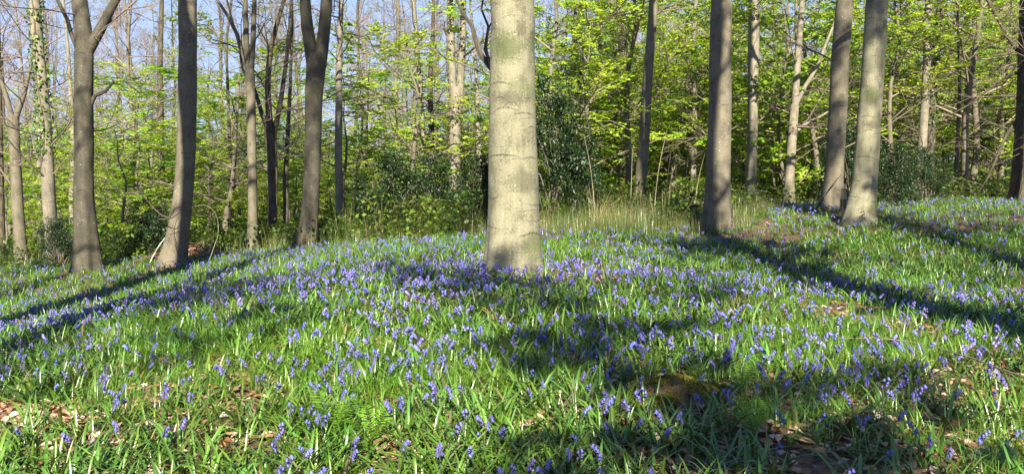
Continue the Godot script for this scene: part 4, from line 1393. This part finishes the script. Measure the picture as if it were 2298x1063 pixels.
	great_tree("beech_tree", "thin pale stem close on the left of the great trunk", "tree", [[Vector3(-1.202, -0.597, -30), 0.108], [Vector3(-1.212, 1.4, -30), 0.1], [Vector3(-1.258, 2.719, -30), 0.1], [Vector3(-1.286, 4.028, -30), 0.075], [Vector3(-1.362, 5.652, -30), 0.058]], M.bark_pale, {"low": 9})
	great_tree("beech_tree", "thin pale stem left behind the stub-armed trunk", "tree", [[Vector3(-15.445, -1.09, -28), 0.101], [Vector3(-15.366, 0.626, -28), 0.101], [Vector3(-15.233, 2.171, -28), 0.086], [Vector3(-15.248, 3.853, -28), 0.07], [Vector3(-15.287, 5.669, -28), 0.054]], M.bark_pale, {"low": 8})
	great_tree("beech_tree", "thin pale stem behind the slender forked trunk at far left", "tree", [[Vector3(-17.736, -1.604, -30), 0.092], [Vector3(-17.662, 0.571, -30), 0.092], [Vector3(-17.63, 2.226, -30), 0.083], [Vector3(-17.541, 4.354, -30), 0.067]], M.bark_pale, {"low": 7})
	great_tree("beech_tree", "slim dark-barked tree halfway between the stub-armed and bent trunks", "tree", [[Vector3(-14.49, -1.165, -33), 0.138], [Vector3(-14.396, 1.4, -33), 0.128], [Vector3(-14.347, 3.212, -33), 0.128], [Vector3(-14.298, 5.543, -33), 0.11], [Vector3(-14.128, 8.198, -33), 0.083]], M.bark_rough, {"low": 14, "crown": 14})

	# tall beeches behind and beside the camera
	shade_tree("tall beech beside the path at right, its long shadow reaching the half-shaded trunk", 4.45, -3.2, 19.0, 0.33, 9.0, 16, 201)
	shade_tree("tall beech out at left, its long shadow reaching the bent trunk", -6.68, -8.0, 18.0, 0.36, 9.0, 16, 202)
	shade_tree("tall beech far behind the path at right", 8.5, 10.0, 20.0, 0.24, 6.0, 22, 205)
	shade_tree("tall beech far behind the path at left", -10.5, 8.0, 20.0, 0.24, 6.0, 22, 206)
	leafy_shade("small leafy tree behind the path, straight behind the great trunk", 1.5, 9.0, 11.2, 9.2, 2.6, 211, 10)
	leafy_shade("small leafy tree close behind the path, a little to the right", 1.5, 6.0, 6.2, 5.4, 1.8, 212)
	leafy_shade("small leafy tree behind the path at left", -2.3, 8.0, 10.8, 8.4, 2.6, 213)
	leafy_shade("leafy tree behind the path at right", 5.6, 7.0, 14.0, 10.5, 4.8, 214)
	shade_tree("tall beech behind the path at right, dappling the flared pale trunk", 8.6, 5.0, 22.0, 0.34, 12.0, 13, 221)
	shade_tree("tall beech behind the path, dappling the Y-forked trunk", -4.6, 6.0, 24.0, 0.34, 13.0, 13, 222)
	shade_tree("straight beech out at left near the bent trunk's shadow", -6.3, -8.6, 17.0, 0.28, 9.0, 10, 223)
	leafy_shade("tall leafy tree behind the path, shading the flared pale trunk", 8.2, 4.0, 19.3, 16.2, 2.6, 215, 15)
	leafy_shade("tall leafy tree behind the path, shading the Y-forked trunk", -3.9, 6.0, 22.8, 18.8, 2.2, 216, 15)
	leafy_shade("small leafy tree just out of the photo at right, shading the slope", 4.15, -3.2, 8.2, 3.2, 1.5, 231)
	leafy_shade("small leafy tree just out of the photo at left, shading the slope", -6.9, -7.2, 4.6, 1.2, 1.3, 232)
	leafy_shade("low leafy tree out of the photo at right beside the tall beech", 4.75, -4.4, 6.8, 1.6, 1.5, 234, 10)
	leafy_shade("leafy tree out of the photo at right, shading the far slope", 9.0, -5.0, 9.5, 3.5, 2.4, 233)
	shade_tree("beech out at far left, its shadow on the stub-armed trunk", -9.0, -4.0, 18.0, 0.24, 9.0, 14, 207)

	rng.seed = 77
	ivy("ivy climbing the tall trunk left of the stub-armed trunk", ivied.slice(3), 800, 0.2, Color(0.07, 0.13, 0.02))
	ivy("ivy on the right one of the close pair of trunks at right", ivied2.slice(2), 900, 0.2, Color(0.06, 0.11, 0.02))
	ivy("ivy on the brown trunk just left of the leaning trunk", ivied3.slice(1, 5), 900, 0.18, Color(0.06, 0.11, 0.02))

	# evergreen bushes
	var holly := bush(131, Vector3(1.0, 1.9, 0.8), 9000, 0.075, Color(0.014, 0.034, 0.007))
	for e in [["dark holly bush left of the scarred pale trunk", Vector3(-3.151, -0.467, -21), 1.0], ["dark holly bush in front of the scarred pale trunk", Vector3(-2.104, -0.645, -23), 0.95], ["dark evergreen close behind the left side of the great trunk", Vector3(-0.678, -0.183, -19), 0.8],
		["tall dark yew right of the great trunk", Vector3(1.069, -0.043, -20), 1.1], ["low dark holly between the yew and the yellow-green tree", Vector3(1.766, -0.115, -21), 0.75], ["dark holly bush right of the flared pale trunk", Vector3(9.935, 0.353, -21), 0.72],
		["low dark holly behind the close pair of trunks", Vector3(11.84, 0.253, -23), 0.7], ["dark holly at left behind the bent trunk", Vector3(-9.38, -1.057, -21), 0.7], ["dark holly bush behind the dappled trunk", Vector3(10.087, 0.203, -24), 1.1], ["small dark bush left of the stub-armed trunk", Vector3(-10.771, -0.823, -19), 0.55]]:
		var c := copy_of(holly, "holly_bush", e[0], "bush", "dark evergreen bushes at the edge of the wood")
		rng.seed = hash(e[0])
		c.transform = Transform3D(Basis(Vector3.UP, f(0, TAU)) * Basis.from_scale(Vector3(e[2], e[2] * (1.45 if "yew" in e[0] else 1.0), e[2])), on(e[1].x, e[1].z))
	var yew := bush(133, Vector3(0.9, 4.2, 0.9), 10000, 0.09, Color(0.028, 0.05, 0.018))
	yew.name = "yew_tree"
	add_child(yew)
	yew.position = on(Vector3(18.306, 0.113, -31).x, -31)
	tag(yew, "tall dark evergreen standing near the right edge", "tree")
	holly.free()

	wood_behind()
	edge_growth()
	carpet()
	flowers()
	litter()
	details()

func details() -> void:
	for e in [["large bright green fern in the foreground left of centre", Vector3(-0.914, 0.026, -4), 0.34, 9], ["smaller bright fern close right of the large foreground fern", Vector3(-0.694, 0.034, -3.88), 0.24, 6], ["upright fern among the bluebells left of the great trunk", Vector3(-1.455, 0.112, -8.54), 0.3, 4],
		["fern in the shade strip at left", Vector3(-6.977, -0.748, -14.24), 0.34, 6], ["dim fern in the shade at lower right of the mossy mound", Vector3(1.202, 0.061, -3.9), 0.24, 6], ["fern at the right side of the mossy mound", Vector3(1.34, 0.08, -4.58), 0.22, 5]]:
		fern(e[0], on(e[1].x, e[1].z), e[2], e[3])
	for e in [["yellow-green seedling in front of the great trunk, left of its foot", Vector3(-0.562, 0.15, -7.76), 0.3, 6, 0.06], ["yellow-green seedling in front of the great trunk, right of its foot", Vector3(0.147, 0.148, -6.88), 0.26, 6, 0.065], ["seedling with two broad yellow leaves right of the great trunk", Vector3(1.112, 0.12, -9.64), 0.26, 3, 0.1],
		["bright seedling alone in the grass far left of the great trunk", Vector3(-2.301, 0.015, -7.1), 0.2, 7, 0.055], ["low bright seedling at left, nearest the shade strip", Vector3(-2.56, -0.025, -6.64), 0.16, 6, 0.06], ["bright seedling beside the dry patch left of centre", Vector3(-1.752, 0.034, -5.78), 0.17, 7, 0.06],
		["pale yellow seedling just left of the dry patch", Vector3(-1.981, 0.019, -5.96), 0.14, 4, 0.075], ["small seedling at the lower left by the bare litter", Vector3(-3.243, -0.143, -5.3), 0.16, 6, 0.045], ["tiny seedling in the flowers left of the great trunk", Vector3(-1.836, 0.054, -10.98), 0.2, 4, 0.05],
		["seedling in the sunny grass at right, below the shadow strip", Vector3(3.415, -0.033, -8.26), 0.2, 5, 0.05], ["seedling at right below the close pair of trunks", Vector3(8.785, 0.352, -17.18), 0.4, 8, 0.09], ["seedling standing in the bluebells at the far right", Vector3(9.106, 0.312, -16.34), 0.35, 7, 0.08],
		["leafy shoot at the foot of the flared pale trunk", Vector3(7.127, 0.536, -15.9), 0.6, 9, 0.06], ["leafy shoot at the foot of the half-shaded trunk", Vector3(4.467, 0.156, -16), 0.5, 8, 0.06], ["yellow-green shoot at the foot of the dappled trunk", Vector3(7.773, 0.474, -19), 0.6, 9, 0.08]]:
		seedling(e[0], on(e[1].x, e[1].z), e[2], e[3], e[4])

	# things lying about
	var up := Vector3(0, 0.13, 0)
	stick("fallen_twig", "long thin bare twig lying over the grass at lower right", "twig", [[Vector3(2.32, 0.072, -5.62) + up, 0.003], [Vector3(2.707, 0.053, -5.7) + up, 0.004], [Vector3(2.914, 0.048, -5.48) + up, 0.0042], [Vector3(2.987, 0.049, -5.12) + up, 0.0046], [Vector3(3.01, 0.05, -4.78) + up, 0.005], [Vector3(3.056, 0.046, -4.56) + up, 0.005]], Color(0.15, 0.115, 0.075))
	stick("fallen_branch", "short thick piece of dead branch on the bare litter at lower left", "branch", [[Vector3(-2.92, -0.117, -4.68) + Vector3(0, 0.02, 0), 0.019], [Vector3(-2.782, -0.098, -4.62) + Vector3(0, 0.025, 0), 0.018], [Vector3(-2.637, -0.088, -4.54) + Vector3(0, 0.02, 0), 0.015]], Color(0.9, 0.8, 0.72), 10)
	stick("fallen_branch", "long dead branch lying behind the bent trunk at left", "branch", [[Vector3(-9.675, -1.013, -19.5), 0.03], [Vector3(-9.05, -0.804, -19.3), 0.04], [Vector3(-8.318, -0.567, -19), 0.045], [Vector3(-7.943, -0.46, -19), 0.04]], Color(0.75, 0.6, 0.5))
	stick("fallen_branch", "thin dead stick leaning left of the bent trunk's foot", "branch", [[Vector3(-8.464, -0.776, -18.6), 0.012], [Vector3(-8.386, -0.483, -18.8), 0.012], [Vector3(-8.274, -0.236, -19), 0.009]], Color(0.7, 0.6, 0.5))
	stick("fallen_branch", "dark dead branch leaning up to the left of the dappled trunk", "branch", [[Vector3(6.136, 0.23, -18.5), 0.018], [Vector3(6.736, 0.328, -18.6), 0.024], [Vector3(7.168, 0.505, -18.8), 0.022], [Vector3(7.554, 0.869, -19.2), 0.016], [Vector3(7.941, 1.272, -19.4), 0.008]], Color(0.32, 0.25, 0.2))
	stick("fallen_branch", "dead branch on the ground at the right edge", "branch", [[Vector3(10.394, 0.41, -17), 0.02], [Vector3(10.669, 0.319, -16.8), 0.025], [Vector3(11.007, 0.276, -16.6), 0.025]], Color(0.8, 0.55, 0.42))
	stick("fallen_branch", "pale curved dead limb right of the low holly, upper of two", "branch", [[Vector3(1.568, 0.292, -20), 0.02], [Vector3(2.124, 0.336, -20), 0.03], [Vector3(2.503, 0.505, -20.2), 0.025], [Vector3(2.834, 0.72, -20.5), 0.018]], Color(0.6, 0.48, 0.38))
	stick("fallen_branch", "pale curved dead limb right of the low holly, lower of two", "branch", [[Vector3(2.018, 0.232, -19.5), 0.02], [Vector3(2.191, 0.282, -19.4), 0.022], [Vector3(2.395, 0.255, -19.3), 0.02], [Vector3(2.743, 0.384, -19.5), 0.016]], Color(0.9, 0.75, 0.6))
	stick("slanting_stem", "thin pale stem slanting right, left of the half-shaded trunk", "stem", [[Vector3(3.372, 0.125, -16.4), 0.012], [Vector3(3.471, 0.348, -16.5), 0.011], [Vector3(3.77, 0.73, -16.8), 0.008]], Color(0.6, 0.5, 0.32))
	stick("arching_vine", "thin pale vine arching over right of the bent trunk", "vine", [[Vector3(-7.051, 0.552, -17.4), 0.003], [Vector3(-6.681, 0.629, -17.4), 0.004], [Vector3(-6.445, 0.436, -17.4), 0.0045], [Vector3(-6.399, 0.047, -17.4), 0.005], [Vector3(-6.496, -0.264, -17.4), 0.006], [Vector3(-6.623, -0.587, -17.4), 0.007]], Color(0.3, 0.29, 0.15))
	stick("creeper", "thin creeper running up the front of the bent trunk", "creeper", [[Vector3(-7.35, -0.659, -17.6), 0.009], [Vector3(-7.425, -0.315, -17.62), 0.009], [Vector3(-7.517, 0.026, -17.68), 0.008], [Vector3(-7.499, 0.222, -17.7), 0.007], [Vector3(-7.41, 0.417, -17.74), 0.006]], Color(0.13, 0.09, 0.06))
	stick("dark_twig", "dark twig reaching across the bent trunk, upper of two", "twig", [[Vector3(-7.933, 0.867, -17.2), 0.008], [Vector3(-7.667, 0.489, -17.3), 0.011], [Vector3(-7.442, 0.371, -17.35), 0.01], [Vector3(-7.322, 0.552, -17.4), 0.009], [Vector3(-7.127, 0.6, -17.4), 0.007], [Vector3(-6.974, 0.532, -17.4), 0.004]], Color(0.12, 0.085, 0.065))
	stick("dark_twig", "dark twig reaching across the bent trunk, lower of two", "twig", [[Vector3(-7.6, 0.332, -17.2), 0.008], [Vector3(-7.354, 0.354, -17.3), 0.009], [Vector3(-7.227, 0.458, -17.35), 0.008], [Vector3(-7.132, 0.436, -17.4), 0.007], [Vector3(-7.002, 0.29, -17.4), 0.004]], Color(0.12, 0.085, 0.065))
	for e in [["bare upright sapling right of the low holly", 1335, 300, 0.011], ["bare sapling close left of the leaning trunk", 1415, 330, 0.01], ["first bare sapling right of the leaning trunk", 1465, 290, 0.012], ["second bare sapling right of the leaning trunk", 1488, 260, 0.011], ["bare sapling nearest the slanting pale stem", 1536, 330, 0.01], ["bare thin sapling left of the half-shaded trunk", 1578, 350, 0.009]]:
		rng.seed = hash(e[0])
		var foot := Vector3(3.184, 0.135, -19) + Vector3((e[1] - 1450) * 19.0 / 1800.0, 0, f(-1, 1))
		foot.y = gy(foot.x, foot.z) - 0.05
		var h: float = (500.0 - e[2]) * 19.0 / 1800.0
		var lean := f(-0.25, 0.25)
		stick("bare_sapling", e[0], "sapling", [[foot, e[3]], [foot + Vector3(lean * 0.2, h * 0.35, 0), e[3] * 0.85], [foot + Vector3(lean * 0.7, h * 0.7, 0.05), e[3] * 0.6], [foot + Vector3(lean * 1.4, h, 0.1), e[3] * 0.25]], Color(0.28, 0.24, 0.16), 5, "bare saplings in the dry grass")

	# brush pile
	rng.seed = 401
	var heap := on(Vector3(-7.632, -0.728, -19.6).x, -19.6)
	var pile := thing("brush_pile", "heap of red-brown dead twigs right of the bent trunk's foot", "brush pile", heap)
	var tw := Buf.new()
	for k in 150:
		var a := f(0, TAU)
		var q := Vector3(f(-0.75, 0.75), 0, f(-0.4, 0.4))
		q.y = f(0, 0.42) * (1.0 - absf(q.x) / 0.85)
		var d := Vector3(cos(a), f(-0.3, 0.45), sin(a)).normalized()
		var l := f(0.25, 0.8)
		tw.tube(PackedVector3Array([q - d * l * 0.5, q + ball() * 0.03, q + d * l * 0.5]), PackedFloat32Array([f(0.005, 0.014), f(0.005, 0.01), 0.003]), 4, tone(Color(0.26, 0.12, 0.075), 0.4, 0.1))
	part("twigs", tw.made(), M.twig_grey, pile, "stuff")
	var dl := Buf.new()
	for k in 420:
		var q := Vector3(f(-1.3, 1.3), 0, f(-0.5, 0.5))
		q.y = f(0.0, 0.35) * maxf(0.1, 1.0 - absf(q.x) / 0.85) + 0.02
		var d := ball().normalized()
		var n := (ball() + Vector3(0, 0.6, 0.6)).normalized()
		n = (n - d * n.dot(d)).normalized()
		dl.leaf(q, d, n, f(0.06, 0.1), f(0.04, 0.06), tone(DRY[2 + rng.randi() % 4], 0.3))
	part("dead_leaves", dl.made(), M.dry_leaf, pile, "stuff")

	# snapped-off stump with a pale broken face, between the dappled and the flared trunk
	rng.seed = 405
	var sn := on(Vector3(7.692, 0.493, -18.6).x, -18.6)
	var snag := thing("broken_stump", "small broken stump with a pale torn top between two stout trunks", "stump", sn)
	var bb := Buf.new()
	bb.tube(PackedVector3Array([Vector3(0, -0.1, 0), Vector3(0.01, 0.2, 0), Vector3(0, 0.34, 0)]), PackedFloat32Array([0.1, 0.075, 0.07]), 10, Color.WHITE)
	part("trunk", bb.made(), M.bark_rough, snag)
	var tf := Buf.new()
	for k in 9:
		var a := k * 0.7
		var q := Vector3(cos(a) * 0.045, 0.32, sin(a) * 0.045)
		tf.tube(PackedVector3Array([q, q + Vector3(f(-0.01, 0.01), f(0.1, 0.25), 0), q + Vector3(f(-0.02, 0.02), f(0.26, 0.3), 0)]), PackedFloat32Array([0.025, 0.02, 0.004]), 5, tone(Color(0.4, 0.29, 0.16), 0.2))
	part("torn_wood", tf.made(), M.stem, snag)

	# mossy mound in the foreground
	rng.seed = 409
	var mc := on(mound_at.x, mound_at.z)
	var md := thing("mossy_mound", "low mossy mound of old stump wood and leaf litter, foreground right", "mound", mc)
	var rows := []
	for j in 19:
		var row := PackedVector3Array()
		for k in 23:
			var q := Vector3((k - 11) / 11.0 * 0.4, 0, (9 - j) / 9.0 * 0.33)
			var e := Vector2(q.x / 0.38, q.z / 0.31).length()
			q.y = 0.1 * maxf(0.0, 1.0 - e * e) * (1.0 + 0.9 * lumps.get_noise_2d(q.x * 500.0, q.z * 500.0)) - 0.02 * smoothstep(0.7, 1.1, e)
			row.append(q)
		rows.append(row)
	var mb := Buf.new()
	mb.sheet(rows, Color(0.9, 0.75, 0.65))
	part("mound", mb.made(), M.litter_ground, md)
	for e in [[Vector3(-0.24, 0.04, 0.06), 0.15], [Vector3(-0.12, 0.06, -0.14), 0.14], [Vector3(0.12, 0.08, 0.04), 0.17], [Vector3(0.29, 0.03, 0.05), 0.14], [Vector3(0.04, 0.07, -0.2), 0.13], [Vector3(-0.1, 0.06, 0.17), 0.1]]:
		var b := Buf.new()
		for k in 1500:
			var a := f(0, TAU)
			var u := sqrt(f(0, 1))
			var rad: float = e[1] * (1.0 + 0.25 * sin(a * 3.0 + e[0].x * 40.0))
			var q: Vector3 = e[0] + Vector3(cos(a) * u * rad, (1.0 - u * u) * 0.05 + 0.0, sin(a) * u * rad * 0.75)
			var d := (Vector3(cos(a) * u, 0.9, sin(a) * u) + ball() * 0.6).normalized()
			var n := (Vector3(0, 0.4, 0.8) + ball() * 0.7).normalized()
			n = (n - d * n.dot(d)).normalized()
			b.leaf(q, d, n, f(0.01, 0.022), f(0.004, 0.008), tone(Color(0.13, 0.125, 0.014), 0.35, 0.15))
		part("moss", b.made(), M.moss, md, "stuff")
